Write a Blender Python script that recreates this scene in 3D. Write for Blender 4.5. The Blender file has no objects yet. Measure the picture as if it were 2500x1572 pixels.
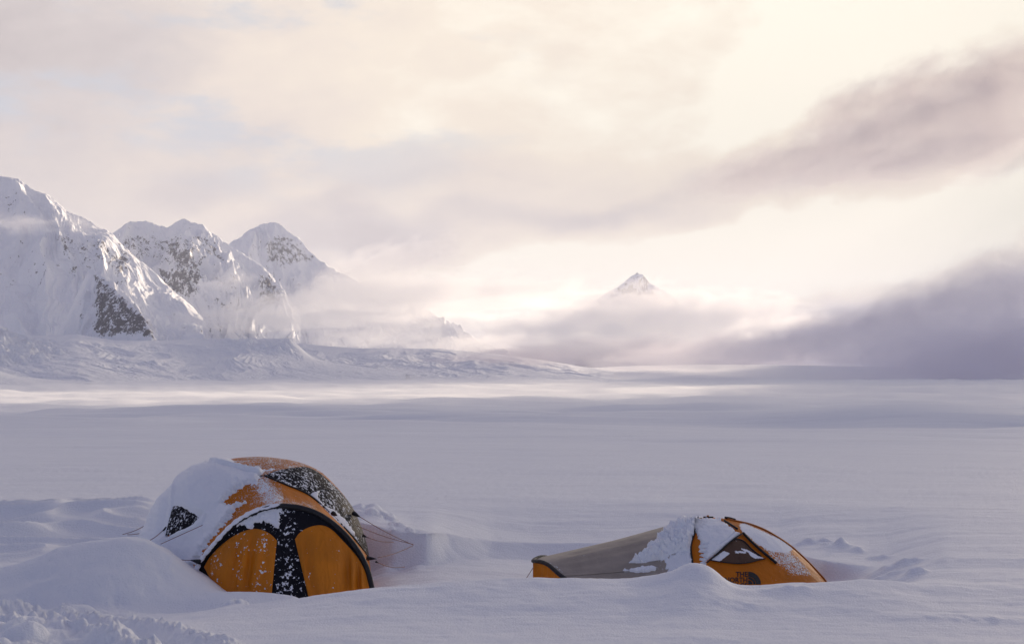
import bpy, bmesh, math, random
import numpy as np
from mathutils import Vector

# ------------------------------------------------------------------ camera, sky, sun, exposure
SC = bpy.context.scene
COL = SC.collection
FPX = 3434.0                     # focal length in photo pixels (2500 wide)
HOR = 922.0                      # photo row of the level line of sight
CAMZ = 1.9
PITCH = math.atan((HOR - 786.0) / FPX)
cam = bpy.data.cameras.new('camera')
cam.sensor_width = 36.0
cam.lens = 36.0 * FPX / 2500.0
cam.clip_start = 0.1
cam.clip_end = 100000.0
camo = bpy.data.objects.new('camera', cam)
camo.location = (0, 0, CAMZ)
camo.rotation_euler = (math.pi / 2 + PITCH, 0, 0)
COL.objects.link(camo)
SC.camera = camo

EXPO = 1.0
SC.view_settings.view_transform = 'Standard'
SC.view_settings.look = 'None'
SC.view_settings.gamma = 1.0
SC.view_settings.exposure = EXPO
SUN_AZ = 27.0                    # degrees to the right of the view axis
SUN_EL = 12.0
SC.cycles.max_bounces = 10
SC.cycles.volume_bounces = 6
SC.cycles.transparent_max_bounces = 16
SC.cycles.use_denoising = True


def az_el(px, py):
    dx = (px - 1250.0) / FPX
    dy = (786.0 - py) / FPX
    d = np.array([dx, math.cos(PITCH) - dy * math.sin(PITCH), math.sin(PITCH) + dy * math.cos(PITCH)])
    d /= np.linalg.norm(d)
    return math.degrees(math.atan2(d[0], d[1])), math.degrees(math.asin(d[2]))


def lin(c):
    r = []
    for v in c:
        v = v / 255.0
        r.append(v / 12.92 if v <= 0.04045 else ((v + 0.055) / 1.055) ** 2.4)
    return r


class NT:
    """short-hand for node trees"""
    def __init__(self, tree):
        self.t = tree
        self.n = tree.nodes
        self.l = tree.links

    def node(self, typ, **kw):
        n = self.n.new(typ)
        for k, v in kw.items():
            setattr(n, k, v)
        return n

    def put(self, sock, v):
        if isinstance(v, bpy.types.NodeSocket):
            self.l.new(v, sock)
        else:
            sock.default_value = v

    def math(self, op, a, b=None, c=None, clamp=False):
        n = self.node('ShaderNodeMath', operation=op, use_clamp=clamp)
        self.put(n.inputs[0], a)
        if b is not None:
            self.put(n.inputs[1], b)
        if c is not None:
            self.put(n.inputs[2], c)
        return n.outputs[0]

    def vmath(self, op, a, b=None):
        n = self.node('ShaderNodeVectorMath', operation=op)
        self.put(n.inputs[0], a)
        if b is not None:
            self.put(n.inputs[1], b)
        return n.outputs[0]

    def ramp(self, v, lo, hi, a=0.0, b=1.0, smooth=True):
        n = self.node('ShaderNodeMapRange', interpolation_type='SMOOTHSTEP' if smooth else 'LINEAR')
        self.put(n.inputs['Value'], v)
        self.put(n.inputs['From Min'], lo)
        self.put(n.inputs['From Max'], hi)
        self.put(n.inputs['To Min'], a)
        self.put(n.inputs['To Max'], b)
        return n.outputs['Result']

    def noise(self, vec, scale, detail=4.0, rough=0.55, dist=0.0, dim='3D'):
        n = self.node('ShaderNodeTexNoise', noise_dimensions=dim)
        if vec is not None:
            self.put(n.inputs['Vector'], vec)
        n.inputs['Scale'].default_value = scale
        n.inputs['Detail'].default_value = detail
        n.inputs['Roughness'].default_value = rough
        n.inputs['Distortion'].default_value = dist
        return n.outputs['Fac']

    def mix(self, f, a, b):
        n = self.node('ShaderNodeMix', data_type='RGBA')
        self.put(n.inputs[0], f)
        self.put(n.inputs[6], a if isinstance(a, bpy.types.NodeSocket) else (*a, 1.0)[:4])
        self.put(n.inputs[7], b if isinstance(b, bpy.types.NodeSocket) else (*b, 1.0)[:4])
        return n.outputs[2]

    def scale_vec(self, vec, s):
        n = self.node('ShaderNodeVectorMath', operation='MULTIPLY')
        self.put(n.inputs[0], vec)
        n.inputs[1].default_value = s
        return n.outputs[0]


def build_world():
    w = bpy.data.worlds.new("World")
    SC.world = w
    w.use_nodes = True
    T = NT(w.node_tree)
    T.n.clear()
    out = T.node('ShaderNodeOutputWorld')
    bg = T.node('ShaderNodeBackground')
    T.l.new(bg.outputs[0], out.inputs[0])
    sky = T.node('ShaderNodeTexSky', sky_type='NISHITA')
    sky.sun_disc = False
    sky.sun_elevation = math.radians(SUN_EL)
    sky.sun_rotation = math.radians(SUN_AZ)
    sky.altitude = 1500.0
    K = 0.10                                   # background strength
    G = 1.0 / (2.0 ** EXPO) / K                # screen-linear value -> sky units
    tc = T.node('ShaderNodeTexCoord').outputs['Generated']
    sp = T.node('ShaderNodeSeparateXYZ')
    T.l.new(tc, sp.inputs[0])
    x, y, z = sp.outputs
    # warped direction: cloud edges
    stretch = T.scale_vec(tc, (1.0, 1.0, 2.0))
    n1 = T.noise(stretch, 7.0, 5.0, 0.55)
    n2 = T.noise(T.vmath('ADD', stretch, (3.1, 7.7, 1.3)), 7.0, 5.0, 0.55)
    n3 = T.noise(T.vmath('ADD', T.scale_vec(tc, (1.0, 1.0, 3.2)), (9.1, 2.7, 4.3)), 5.0, 6.0, 0.6)
    az0 = T.math('MULTIPLY', T.math('ARCTAN2', x, y), 57.29578)
    el0 = T.math('MULTIPLY', T.math('ARCSINE', z), 57.29578)
    az = T.math('ADD', az0, T.math('MULTIPLY_ADD', n1, 7.0, -3.5))
    el = T.math('ADD', el0, T.math('MULTIPLY_ADD', n2, 4.0, -2.0))

    # streaky texture lying along the drift of the cloud (rising to the right)
    cb = T.node('ShaderNodeCombineXYZ')
    ca, sa = math.cos(math.radians(12)), math.sin(math.radians(12))
    T.l.new(T.math('ADD', T.math('MULTIPLY', az, 0.075 * ca), T.math('MULTIPLY', el, 0.075 * sa)), cb.inputs[0])
    T.l.new(T.math('ADD', T.math('MULTIPLY', az, -0.20 * sa), T.math('MULTIPLY', el, 0.20 * ca)), cb.inputs[1])
    n5 = T.noise(cb.outputs[0], 1.0, 6.0, 0.56, 0.4, '2D')
    n6 = T.noise(T.vmath('ADD', stretch, (1.7, 3.3, 8.8)), 16.0, 5.0, 0.6, 0.3)

    # brightness of the cloud deck, 0 = dark lavender .. 1 = white
    b = T.ramp(az, -26.0, 10.0, 0.57, 1.02)
    terms = []

    def blob(px, py, rx, ry, rot, wgt, sharp=1.0):
        a0, e0 = az_el(px, py)
        rx = rx / FPX * 57.3
        ry = ry / FPX * 57.3
        c, s = math.cos(math.radians(rot)), math.sin(math.radians(rot))
        da = T.math('SUBTRACT', az, a0)
        de = T.math('SUBTRACT', el, e0)
        u = T.math('ADD', T.math('MULTIPLY', da, c / rx), T.math('MULTIPLY', de, s / rx))
        v = T.math('ADD', T.math('MULTIPLY', da, -s / ry), T.math('MULTIPLY', de, c / ry))
        r2 = T.math('ADD', T.math('MULTIPLY', u, u), T.math('MULTIPLY', v, v))
        g = T.ramp(r2, 0.0, 2.2 / sharp + 0.6, wgt, 0.0)
        terms.append(g)

    for bl in SKY_BLOBS:
        blob(*bl)
    for t in terms:
        b = T.math('ADD', b, t)
    b = T.math('ADD', b, T.math('MULTIPLY_ADD', n5, 0.36, -0.18))
    b = T.math('ADD', b, T.math('MULTIPLY_ADD', n6, 0.26, -0.13))
    cr = T.node('ShaderNodeValToRGB')
    T.l.new(b, cr.inputs[0])
    els = cr.color_ramp.elements
    stops = [(0.0, (138, 134, 154)), (0.15, (158, 150, 163)), (0.35, (190, 180, 181)), (0.55, (215, 205, 203)),
             (0.74, (241, 227, 215)), (0.9, (254, 240, 222)), (1.0, (255, 247, 230))]
    els[0].position, els[0].color = stops[0][0], (*lin(stops[0][1]), 1)
    els[1].position, els[1].color = stops[-1][0], (*[v * 1.12 for v in lin(stops[-1][1])], 1)
    for p, c in stops[1:-1]:
        e = els.new(p)
        e.color = (*lin(c), 1)
    cloud = T.vmath('SCALE', cr.outputs[0])
    cloud.node.inputs['Scale'].default_value = G
    lowtint = T.mix(T.ramp(el0, 1.0, 4.5), (0.93, 0.97, 1.06), (1.0, 1.0, 1.0))
    tm = T.node('ShaderNodeVectorMath', operation='MULTIPLY')
    T.l.new(cloud, tm.inputs[0])
    T.l.new(lowtint, tm.inputs[1])
    cloud = tm.outputs[0]
    # a little thin blue where the deck opens, upper left
    gap = T.math('MULTIPLY', T.ramp(n3, 0.50, 0.62), T.ramp(el, 6.0, 10.0))
    gap = T.math('MULTIPLY', gap, T.ramp(az0, 4.0, -8.0))
    blue = tuple(v * G for v in lin((200, 207, 219)))
    cloud = T.mix(T.math('MULTIPLY', gap, 0.75), cloud, blue)
    gx, gy = math.sin(math.radians(22)), math.cos(math.radians(22))
    glow = T.math('ADD', T.math('MULTIPLY', x, gx), T.math('MULTIPLY', y, gy))
    # overhead and behind: cool grey-blue overcast with the clear sky showing through
    zen = T.ramp(glow, -0.55, 0.45)
    over = T.mix(zen, tuple(v * G for v in (0.195, 0.20, 0.37)), tuple(v * G for v in (0.54, 0.475, 0.56)))
    skyl = T.vmath('SCALE', sky.outputs[0])
    skyl.node.inputs['Scale'].default_value = 0.45
    n4 = T.noise(tc, 2.5, 4.0, 0.5)
    up = T.mix(T.ramp(n4, 0.35, 0.65, 0.35, 0.8), skyl, over)
    front = T.math('MULTIPLY', T.ramp(el0, 18.0, 48.0, 1.0, 0.0), T.ramp(glow, 0.05, 0.62))
    col = T.mix(front, up, cloud)
    T.l.new(col, bg.inputs[0])
    bg.inputs[1].default_value = K
    w.cycles.sampling_method = 'MANUAL'
    w.cycles.sample_map_resolution = 1024


SKY_BLOBS = [
    # px, py, rx, ry, rot(deg, counter-clockwise), weight, sharpness
    (2130, 365, 360, 110, 20, -0.12, 1.0),      # grey band, upper right
    (2380, 280, 280, 130, 20, -0.10, 0.9),
    (1740, 480, 380, 52, 12, -0.20, 0.9),
    (1200, 500, 480, 60, 8, -0.13, 0.8),       # band above the middle
    (1130, 575, 300, 45, 8, -0.14, 0.9),
    (820, 450, 330, 34, 6, -0.10, 0.8),
    (830, 565, 130, 60, 0, -0.16, 0.8),
    (2480, 830, 560, 110, 10, -0.46, 1.0),     # low bank, right
    (2250, 750, 330, 80, 14, -0.16, 1.0),
    (2000, 860, 560, 85, 6, -0.50, 1.0),
    (1450, 890, 620, 56, 4, -0.46, 1.0),
    (900, 870, 420, 50, 0, -0.30, 1.0),
    (2150, 570, 460, 55, 10, 0.16, 0.8),       # glow between the bands
    (1500, 640, 480, 70, 4, 0.12, 0.8),
    (1950, 230, 200, 120, 30, 0.12, 0.8),
    (60, 50, 260, 150, 0, -0.16, 0.8),
]
build_world()

sun = bpy.data.lights.new('sun', 'SUN')
sun.energy = 5.0
sun.angle = math.radians(0.5)
sun.color = (1.0, 0.81, 0.60)
suno = bpy.data.objects.new('sun', sun)
sd = Vector((math.sin(math.radians(SUN_AZ)) * math.cos(math.radians(SUN_EL)),
             math.cos(math.radians(SUN_AZ)) * math.cos(math.radians(SUN_EL)),
             math.sin(math.radians(SUN_EL))))
suno.rotation_euler = sd.to_track_quat('Z', 'Y').to_euler()
suno.location = (50, 50, 60)
COL.objects.link(suno)


# ------------------------------------------------------------------ helpers
def ray_dir(px, py):
    px = np.asarray(px, float)
    py = np.asarray(py, float)
    dx = (px - 1250.0) / FPX
    dy = (786.0 - py) / FPX
    return np.stack([dx, math.cos(PITCH) - dy * math.sin(PITCH),
                     math.sin(PITCH) + dy * math.cos(PITCH)], -1)


def at(px, py, d):
    """point seen at photo pixel (px, py), d metres ahead"""
    r = ray_dir(px, py)
    t = np.asarray(d, float) / r[..., 1]
    return r * t[..., None] + np.array([0, 0, CAMZ])


def to_px(p):
    """photo pixel of world points"""
    p = np.asarray(p, float)
    q = p - np.array([0, 0, CAMZ])
    f = q[..., 1] * math.cos(PITCH) + q[..., 2] * math.sin(PITCH)
    u = -q[..., 1] * math.sin(PITCH) + q[..., 2] * math.cos(PITCH)
    f = np.where(np.abs(f) < 1e-6, 1e-6, f)
    return 1250.0 + FPX * q[..., 0] / f, 786.0 - FPX * u / f


def zrow(py, d):
    """height at depth d of what is seen on row py (mid column)"""
    return float(at(1250.0, py, d)[2])


_rng = np.random.RandomState(7)
_perm = _rng.permutation(512)
_perm = np.concatenate([_perm, _perm, _perm])
_g2 = np.stack([np.cos(np.linspace(0, 2 * np.pi, 512, endpoint=False)),
                np.sin(np.linspace(0, 2 * np.pi, 512, endpoint=False))], -1)


def perlin(x, y):
    x = np.asarray(x, float)
    y = np.asarray(y, float)
    xi = np.floor(x).astype(np.int64)
    yi = np.floor(y).astype(np.int64)
    xf = x - xi
    yf = y - yi
    u = xf * xf * xf * (xf * (xf * 6 - 15) + 10)
    v = yf * yf * yf * (yf * (yf * 6 - 15) + 10)

    def g(ix, iy, fx, fy):
        h = _perm[_perm[ix & 511] + (iy & 511)]
        gr = _g2[h]
        return gr[..., 0] * fx + gr[..., 1] * fy
    a = g(xi, yi, xf, yf)
    b = g(xi + 1, yi, xf - 1, yf)
    c = g(xi, yi + 1, xf, yf - 1)
    d = g(xi + 1, yi + 1, xf - 1, yf - 1)
    return (a + u * (b - a) + v * ((c + u * (d - c)) - (a + u * (b - a)))) * 1.5


def fbm(x, y, octv=4, gain=0.5, lac=2.03):
    s = 0
    a = 1.0
    for i in range(octv):
        s = s + a * perlin(x + 17.3 * i, y - 9.1 * i)
        a *= gain
        x = x * lac
        y = y * lac
    return s


def ridged(x, y, octv=5, gain=0.5, lac=2.07):
    s = 0
    a = 1.0
    w = 1.0
    for i in range(octv):
        n = 1.0 - np.abs(perlin(x + 31.7 * i, y + 11.9 * i))
        n = n * n
        s = s + a * n * w
        w = np.clip(n * 1.6, 0, 1)
        a *= gain
        x = x * lac
        y = y * lac
    return s


def sstep(x, a, b):
    t = np.clip((np.asarray(x, float) - a) / (b - a), 0, 1)
    return t * t * (3 - 2 * t)


def poly_sd(px, py, poly):
    """signed distance to a polygon, positive inside"""
    px = np.asarray(px, float)
    py = np.asarray(py, float)
    P = np.asarray(poly, float)
    best = np.full(px.shape, 1e18)
    inside = np.zeros(px.shape, bool)
    for i in range(len(P)):
        a = P[i]
        b = P[(i + 1) % len(P)]
        e = b - a
        wx = px - a[0]
        wy = py - a[1]
        t = np.clip((wx * e[0] + wy * e[1]) / (e @ e + 1e-12), 0, 1)
        dx = wx - e[0] * t
        dy = wy - e[1] * t
        best = np.minimum(best, dx * dx + dy * dy)
        c = ((a[1] > py) != (b[1] > py))
        with np.errstate(divide='ignore', invalid='ignore'):
            xx = (b[0] - a[0]) * (py - a[1]) / (b[1] - a[1] + 1e-12) + a[0]
        inside ^= c & (px < xx)
    d = np.sqrt(best)
    return np.where(inside, d, -d)


def line_d(px, py, pts):
    P = np.asarray(pts, float)
    best = np.full(np.shape(px), 1e18)
    for a, b in zip(P[:-1], P[1:]):
        e = b - a
        wx = px - a[0]
        wy = py - a[1]
        t = np.clip((wx * e[0] + wy * e[1]) / (e @ e + 1e-12), 0, 1)
        best = np.minimum(best, (wx - e[0] * t) ** 2 + (wy - e[1] * t) ** 2)
    return np.sqrt(best)


def resample(pts, n, smooth=True):
    P = np.asarray(pts, float)
    if smooth and len(P) > 2:
        # Catmull-Rom
        Q = np.concatenate([[2 * P[0] - P[1]], P, [2 * P[-1] - P[-2]]])
        o = []
        for i in range(1, len(Q) - 2):
            t = np.linspace(0, 1, 16, endpoint=False)[:, None]
            p0, p1, p2, p3 = Q[i - 1], Q[i], Q[i + 1], Q[i + 2]
            o.append(0.5 * ((2 * p1) + (-p0 + p2) * t + (2 * p0 - 5 * p1 + 4 * p2 - p3) * t ** 2
                            + (-p0 + 3 * p1 - 3 * p2 + p3) * t ** 3))
        P = np.concatenate(o + [P[-1:]])
    seg = np.sqrt(((P[1:] - P[:-1]) ** 2).sum(1))
    L = np.concatenate([[0], np.cumsum(seg)])
    s = np.linspace(0, L[-1], n)
    return np.stack([np.interp(s, L, P[:, k]) for k in range(P.shape[1])], -1)


def mesh_obj(name, verts, faces, mats, parent=None, smooth=True, attrs=None, loops_uv=None):
    me = bpy.data.meshes.new(name)
    verts = np.asarray(verts, np.float32).reshape(-1, 3)
    org = np.zeros(3, np.float32)
    if parent is not None:
        org = np.array(wloc(parent), np.float32)
    faces = np.asarray(faces, np.int32)
    nv = len(verts)
    k = faces.shape[1]
    me.vertices.add(nv)
    me.vertices.foreach_set('co', (verts - org).ravel())
    me.loops.add(faces.size)
    me.loops.foreach_set('vertex_index', faces.ravel())
    me.polygons.add(len(faces))
    me.polygons.foreach_set('loop_start', np.arange(0, faces.size, k, dtype=np.int32))
    me.polygons.foreach_set('loop_total', np.full(len(faces), k, np.int32))
    me.polygons.foreach_set('use_smooth', np.full(len(faces), smooth, bool))
    me.update(calc_edges=True)
    for an, av in (attrs or {}).items():
        at_ = me.attributes.new(an, 'FLOAT', 'POINT')
        at_.data.foreach_set('value', np.asarray(av, np.float32).ravel())
    for m in (mats if isinstance(mats, (list, tuple)) else [mats]):
        me.materials.append(m)
    me.validate()
    o = bpy.data.objects.new(name, me)
    COL.objects.link(o)
    if parent is not None:
        o.parent = parent
    return o


def wloc(o):
    v = Vector(o.location)
    p = o.parent
    while p is not None:
        v = v + Vector(p.location)
        p = p.parent
    return v


def grid_faces(n, m, keep=None):
    i, j = np.meshgrid(np.arange(n - 1), np.arange(m - 1), indexing='ij')
    a = i * m + j
    f = np.stack([a, a + 1, a + m + 1, a + m], -1).reshape(-1, 4)
    if keep is not None:
        k = keep.ravel()
        f = f[k[f].any(1)]
    return f


def grid_normals(P):
    du = np.gradient(P, axis=0)
    dv = np.gradient(P, axis=1)
    n = np.cross(du, dv)
    return n / (np.linalg.norm(n, axis=-1, keepdims=True) + 1e-9)


def tube(name, pts, r, mat, parent=None, n=8, taper=None):
    P = np.asarray(pts, float)
    N = len(P)
    T = np.gradient(P, axis=0)
    T /= np.linalg.norm(T, axis=1, keepdims=True) + 1e-9
    ref = np.array([0, 0, 1.0]) if abs(T[:, 2]).mean() < 0.9 else np.array([1.0, 0, 0])
    A = np.cross(T, ref)
    A /= np.linalg.norm(A, axis=1, keepdims=True) + 1e-9
    B = np.cross(T, A)
    th = np.linspace(0, 2 * np.pi, n, endpoint=False)
    rr = np.full(N, r) if taper is None else np.asarray(taper) * r
    V = P[:, None] + rr[:, None, None] * (np.cos(th)[None, :, None] * A[:, None] + np.sin(th)[None, :, None] * B[:, None])
    F = []
    for i in range(N - 1):
        for j in range(n):
            k = (j + 1) % n
            F.append((i * n + j, i * n + k, (i + 1) * n + k, (i + 1) * n + j))
    V = V.reshape(-1, 3)
    c0, c1 = len(V), len(V) + 1
    V = np.concatenate([V, P[:1], P[-1:]])
    for j in range(n):
        k = (j + 1) % n
        F.append((c0, k, j, j))
        F.append((c1, (N - 1) * n + j, (N - 1) * n + k, (N - 1) * n + k))
    # caps are triangles: build through bmesh-safe route
    quads = [f for f in F if len(set(f)) == 4]
    tris = [tuple(dict.fromkeys(f)) for f in F if len(set(f)) == 3]
    me = bpy.data.meshes.new(name)
    org = np.array(wloc(parent)) if parent is not None else np.zeros(3)
    me.from_pydata([tuple(v - org) for v in V], [], quads + tris)
    me.polygons.foreach_set('use_smooth', [True] * len(me.polygons))
    me.materials.append(mat)
    o = bpy.data.objects.new(name, me)
    COL.objects.link(o)
    if parent is not None:
        o.parent = parent
    return o


def tag(o, label=None, category=None, group=None, kind=None):
    if label:
        o['label'] = label
    if category:
        o['category'] = category
    if group:
        o['group'] = group
    if kind:
        o['kind'] = kind
    return o


def empty(name, loc):
    o = bpy.data.objects.new(name, None)
    o.location = loc
    o.empty_display_size = 0.3
    COL.objects.link(o)
    return o


# ------------------------------------------------------------------ materials
def new_mat(name):
    m = bpy.data.materials.new(name)
    m.use_nodes = True
    T = NT(m.node_tree)
    T.n.clear()
    out = T.node('ShaderNodeOutputMaterial')
    bs = T.node('ShaderNodeBsdfPrincipled')
    T.l.new(bs.outputs[0], out.inputs[0])
    return m, T, bs, out


SNOW = (0.86, 0.88, 0.91)


def mat_snow(name, near=True):
    m, T, bs, out = new_mat(name)
    bs.inputs['Base Color'].default_value = (*SNOW, 1)
    bs.inputs['Roughness'].default_value = 0.65
    bs.inputs['Specular IOR Level'].default_value = 0.2
    geo = T.node('ShaderNodeNewGeometry').outputs['Position']
    if near:
        # wind-scoured streaks across the plain and fine grain close by
        s1 = T.noise(T.scale_vec(geo, (0.55, 3.2, 1.0)), 1.0, 5.0, 0.6)
        s2 = T.noise(geo, 45.0, 3.0, 0.6)
        s3 = T.noise(T.scale_vec(geo, (0.03, 0.16, 0.1)), 1.0, 4.0, 0.6)
        cd = T.node('ShaderNodeVectorMath', operation='LENGTH')
        T.l.new(geo, cd.inputs[0])
        far = T.ramp(cd.outputs['Value'], 20.0, 120.0)
        bp0 = T.node('ShaderNodeBump')
        bp0.inputs['Strength'].default_value = 0.5
        bp0.inputs['Distance'].default_value = 0.8
        T.l.new(T.math('MULTIPLY', s3, far), bp0.inputs['Height'])
        bp1 = T.node('ShaderNodeBump')
        bp1.inputs['Strength'].default_value = 0.55
        bp1.inputs['Distance'].default_value = 0.05
        T.l.new(s1, bp1.inputs['Height'])
        T.l.new(bp0.outputs[0], bp1.inputs['Normal'])
        bp = T.node('ShaderNodeBump')
        bp.inputs['Strength'].default_value = 0.8
        bp.inputs['Distance'].default_value = 0.015
        T.l.new(s2, bp.inputs['Height'])
        T.l.new(bp1.outputs[0], bp.inputs['Normal'])
        T.l.new(bp.outputs[0], bs.inputs['Normal'])
    else:
        s1 = T.noise(geo, 14.0, 4.0, 0.6)
        bp = T.node('ShaderNodeBump')
        bp.inputs['Strength'].default_value = 0.45
        bp.inputs['Distance'].default_value = 0.03
        T.l.new(s1, bp.inputs['Height'])
        T.l.new(bp.outputs[0], bs.inputs['Normal'])
    return m


def mat_fabric(name, color, frost=0.0, speck=0.0, scale=60.0, rough=0.55, translucent=0.25, stretch=(1, 1, 1), folds=0.0, frostcol=SNOW, spec=0.35, edge=0.07):
    """tent cloth; the mesh attribute 'frost' (0..1) says how thickly rime clings, 'speck' how much stuck snow"""
    m, T, bs, out = new_mat(name)
    geo = T.node('ShaderNodeNewGeometry').outputs['Position']
    fa = T.node('ShaderNodeAttribute', attribute_name='frost').outputs['Fac']
    sa = T.node('ShaderNodeAttribute', attribute_name='speck').outputs['Fac']
    fa = T.math('ADD', fa, frost)
    sa = T.math('ADD', sa, speck)
    v = T.scale_vec(geo, stretch)
    n = T.noise(v, scale, 4.0, 0.7)
    n2 = T.noise(geo, scale * 0.16, 3.0, 0.6)
    th = T.math('MULTIPLY_ADD', fa, -0.62, 0.86)
    th = T.math('ADD', th, T.math('MULTIPLY_ADD', n2, -0.30, 0.15))
    f1 = T.ramp(n, T.math('SUBTRACT', th, edge), T.math('ADD', th, edge))
    # stuck flakes
    k = T.noise(geo, 26.0, 4.0, 0.62)
    k2 = T.noise(geo, 5.0, 2.0, 0.5)
    th2 = T.math('ADD', T.math('MULTIPLY_ADD', sa, -0.30, 0.765), T.math('MULTIPLY_ADD', k2, -0.36, 0.18))
    f2 = T.math('MULTIPLY', T.ramp(k, th2, T.math('ADD', th2, 0.03)), T.ramp(sa, 0.01, 0.08))
    f = T.math('MAXIMUM', f1, f2)
    wv = T.noise(geo, 3.0, 3.0, 0.5)
    c0 = T.mix(T.ramp(wv, 0.3, 0.7), tuple(c * 0.88 for c in color), tuple(min(1, c * 1.08) for c in color))
    c = T.mix(f, c0, frostcol)
    T.l.new(c, bs.inputs['Base Color'])
    T.l.new(T.ramp(f, 0, 1, rough, 0.9), bs.inputs['Roughness'])
    bs.inputs['Specular IOR Level'].default_value = spec
    bp = T.node('ShaderNodeBump')
    bp.inputs['Strength'].default_value = 0.6
    bp.inputs['Distance'].default_value = 0.012
    T.l.new(f, bp.inputs['Height'])
    w = T.noise(T.scale_vec(geo, (5.0, 5.0, 1.2)), 1.6, 3.0, 0.5)
    bp2 = T.node('ShaderNodeBump')
    bp2.inputs['Strength'].default_value = 0.35 + folds
    bp2.inputs['Distance'].default_value = 0.05
    T.l.new(w, bp2.inputs['Height'])
    T.l.new(bp2.outputs[0], bp.inputs['Normal'])
    T.l.new(bp.outputs[0], bs.inputs['Normal'])
    if translucent > 0:
        tr = T.node('ShaderNodeBsdfTranslucent')
        T.l.new(c0, tr.inputs[0])
        mx = T.node('ShaderNodeMixShader')
        T.l.new(T.math('MULTIPLY', T.math('SUBTRACT', 1.0, f), translucent), mx.inputs[0])
        T.l.new(bs.outputs[0], mx.inputs[1])
        T.l.new(tr.outputs[0], mx.inputs[2])
        T.l.new(mx.outputs[0], out.inputs[0])
    return m


def mat_plain(name, color, rough=0.6):
    m, T, bs, out = new_mat(name)
    geo = T.node('ShaderNodeNewGeometry').outputs['Position']
    n = T.noise(geo, 40.0, 3.0, 0.6)
    T.l.new(T.mix(n, tuple(c * 0.8 for c in color), tuple(min(1, c * 1.2) for c in color)), bs.inputs['Base Color'])
    bs.inputs['Roughness'].default_value = rough
    return m


def mat_mountain(name, rockcol=(0.085, 0.078, 0.085)):
    m, T, bs, out = new_mat(name)
    geo = T.node('ShaderNodeNewGeometry')
    pos = geo.outputs['Position']
    ra = T.node('ShaderNodeAttribute', attribute_name='rock').outputs['Fac']
    n = T.noise(T.scale_vec(pos, (1, 1, 0.7)), 0.040, 6.0, 0.66)
    n2 = T.noise(T.scale_vec(pos, (1, 1, 1.6)), 0.14, 4.0, 0.65)
    nn = T.math('ADD', T.math('MULTIPLY', n, 0.6), T.math('MULTIPLY', n2, 0.4))
    f = T.ramp(nn, T.math('MULTIPLY_ADD', ra, -0.20, 0.67), T.math('MULTIPLY_ADD', ra, -0.20, 0.70))
    n3 = T.noise(pos, 0.05, 4.0, 0.7)
    rc = T.mix(n3, tuple(c * 0.6 for c in rockcol), tuple(c * 1.4 for c in rockcol))
    T.l.new(T.mix(f, SNOW, rc), bs.inputs['Base Color'])
    bs.inputs['Roughness'].default_value = 0.85
    bs.inputs['Specular IOR Level'].default_value = 0.1
    bp = T.node('ShaderNodeBump')
    bp.inputs['Strength'].default_value = 0.6
    bp.inputs['Distance'].default_value = 9.0
    T.l.new(nn, bp.inputs['Height'])
    T.l.new(bp.outputs[0], bs.inputs['Normal'])
    return m


M_SNOW = mat_snow('wind_packed_snow')
M_SNOWC = mat_snow('soft_clinging_snow', near=False)
M_MTN = mat_mountain('snowy_rock')


# ------------------------------------------------------------------ the glacier: one sheet to the horizon
_tabs = {}


def cinterp(x, xs, ys, sig=16.0):
    """column table, rounded off at its knots"""
    key = (id(xs), id(ys), sig)
    if key not in _tabs:
        g = np.arange(-700.0, 3301.0, 2.0)
        v = np.interp(g, xs, ys)
        k = np.exp(-0.5 * (np.arange(-60, 61) * 2.0 / sig) ** 2)
        k /= k.sum()
        vp = np.concatenate([np.full(60, v[0]), v, np.full(60, v[-1])])
        _tabs[key] = (g, np.convolve(vp, k, 'valid'))
    return np.interp(x, *_tabs[key])


PROF_D = np.array([0.0, 8, 11.6, 13, 15, 17, 20, 24, 30, 42, 60, 100, 180, 300, 550, 1000, 1700, 2300, 3000, 5000, 60000])
PROF_Z = np.array([-.30, -.30, -.30, -.28, -.26, -.20, -.14, -.20, -.36, -.68, -1.15, -2.2, -4.2, -6.6, -11, -17, -11.5, -7.5, -3.5, -1, -1])

CR_PX = [-600, 0, 300, 480, 600, 735, 813, 908, 1003, 1098, 1300, 1384, 1530, 1600, 1640, 1672, 1700, 1733, 1758, 1783, 1816, 1862, 1924, 1966, 2040, 2090, 2160, 2260, 2400, 3200]
CR_Y = [1500, 1500, 1497, 1490, 1474, 1454, 1440, 1427, 1421, 1415, 1409, 1409, 1408, 1406, 1404, 1403, 1404, 1408, 1414, 1420, 1425, 1423, 1416, 1417, 1415, 1411, 1414, 1424, 1435, 1440]
LIP_PX = [-600, 300, 491, 605, 698, 735, 800, 900]
LIP_Y = [1440, 1445, 1446, 1440, 1448, 1455, 1475, 1500]
FL_PX = [-600, 330, 380, 440, 480, 510, 551, 600, 750, 900, 950, 1060, 1200, 1300, 1500, 2000, 2070, 2150, 2230, 2300, 3200]
FL_Z = [-.24, -.22, -.22, -.28, -.36, -.40, -.53, -.66, -.72, -.75, -.66, -.60, -.62, -.66, -.72, -.70, -.62, -.46, -.30, -.26, -.24]
RIM_PX = [-600, 0, 380, 600, 850, 960, 1000, 1048, 1092, 1200, 1300, 1400, 1520, 1900, 1957, 2010, 2060, 2110, 2160, 2230, 2300, 3200]
RIM_Y = [1250, 1250, 1238, 1250, 1268, 1290, 1297, 1297, 1301, 1318, 1323, 1323, 1322, 1340, 1352, 1368, 1374, 1380, 1384, 1376, 1362, 1360]
RIM_D = [20.5, 20.5, 20.5, 20.2, 19.6, 19.0, 19.0, 19.0, 19.6, 20.3, 20.5, 20.5, 20.5, 19.5, 18.6, 18.1, 17.9, 17.8, 17.6, 17.0, 16.5, 16.5]
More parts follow.
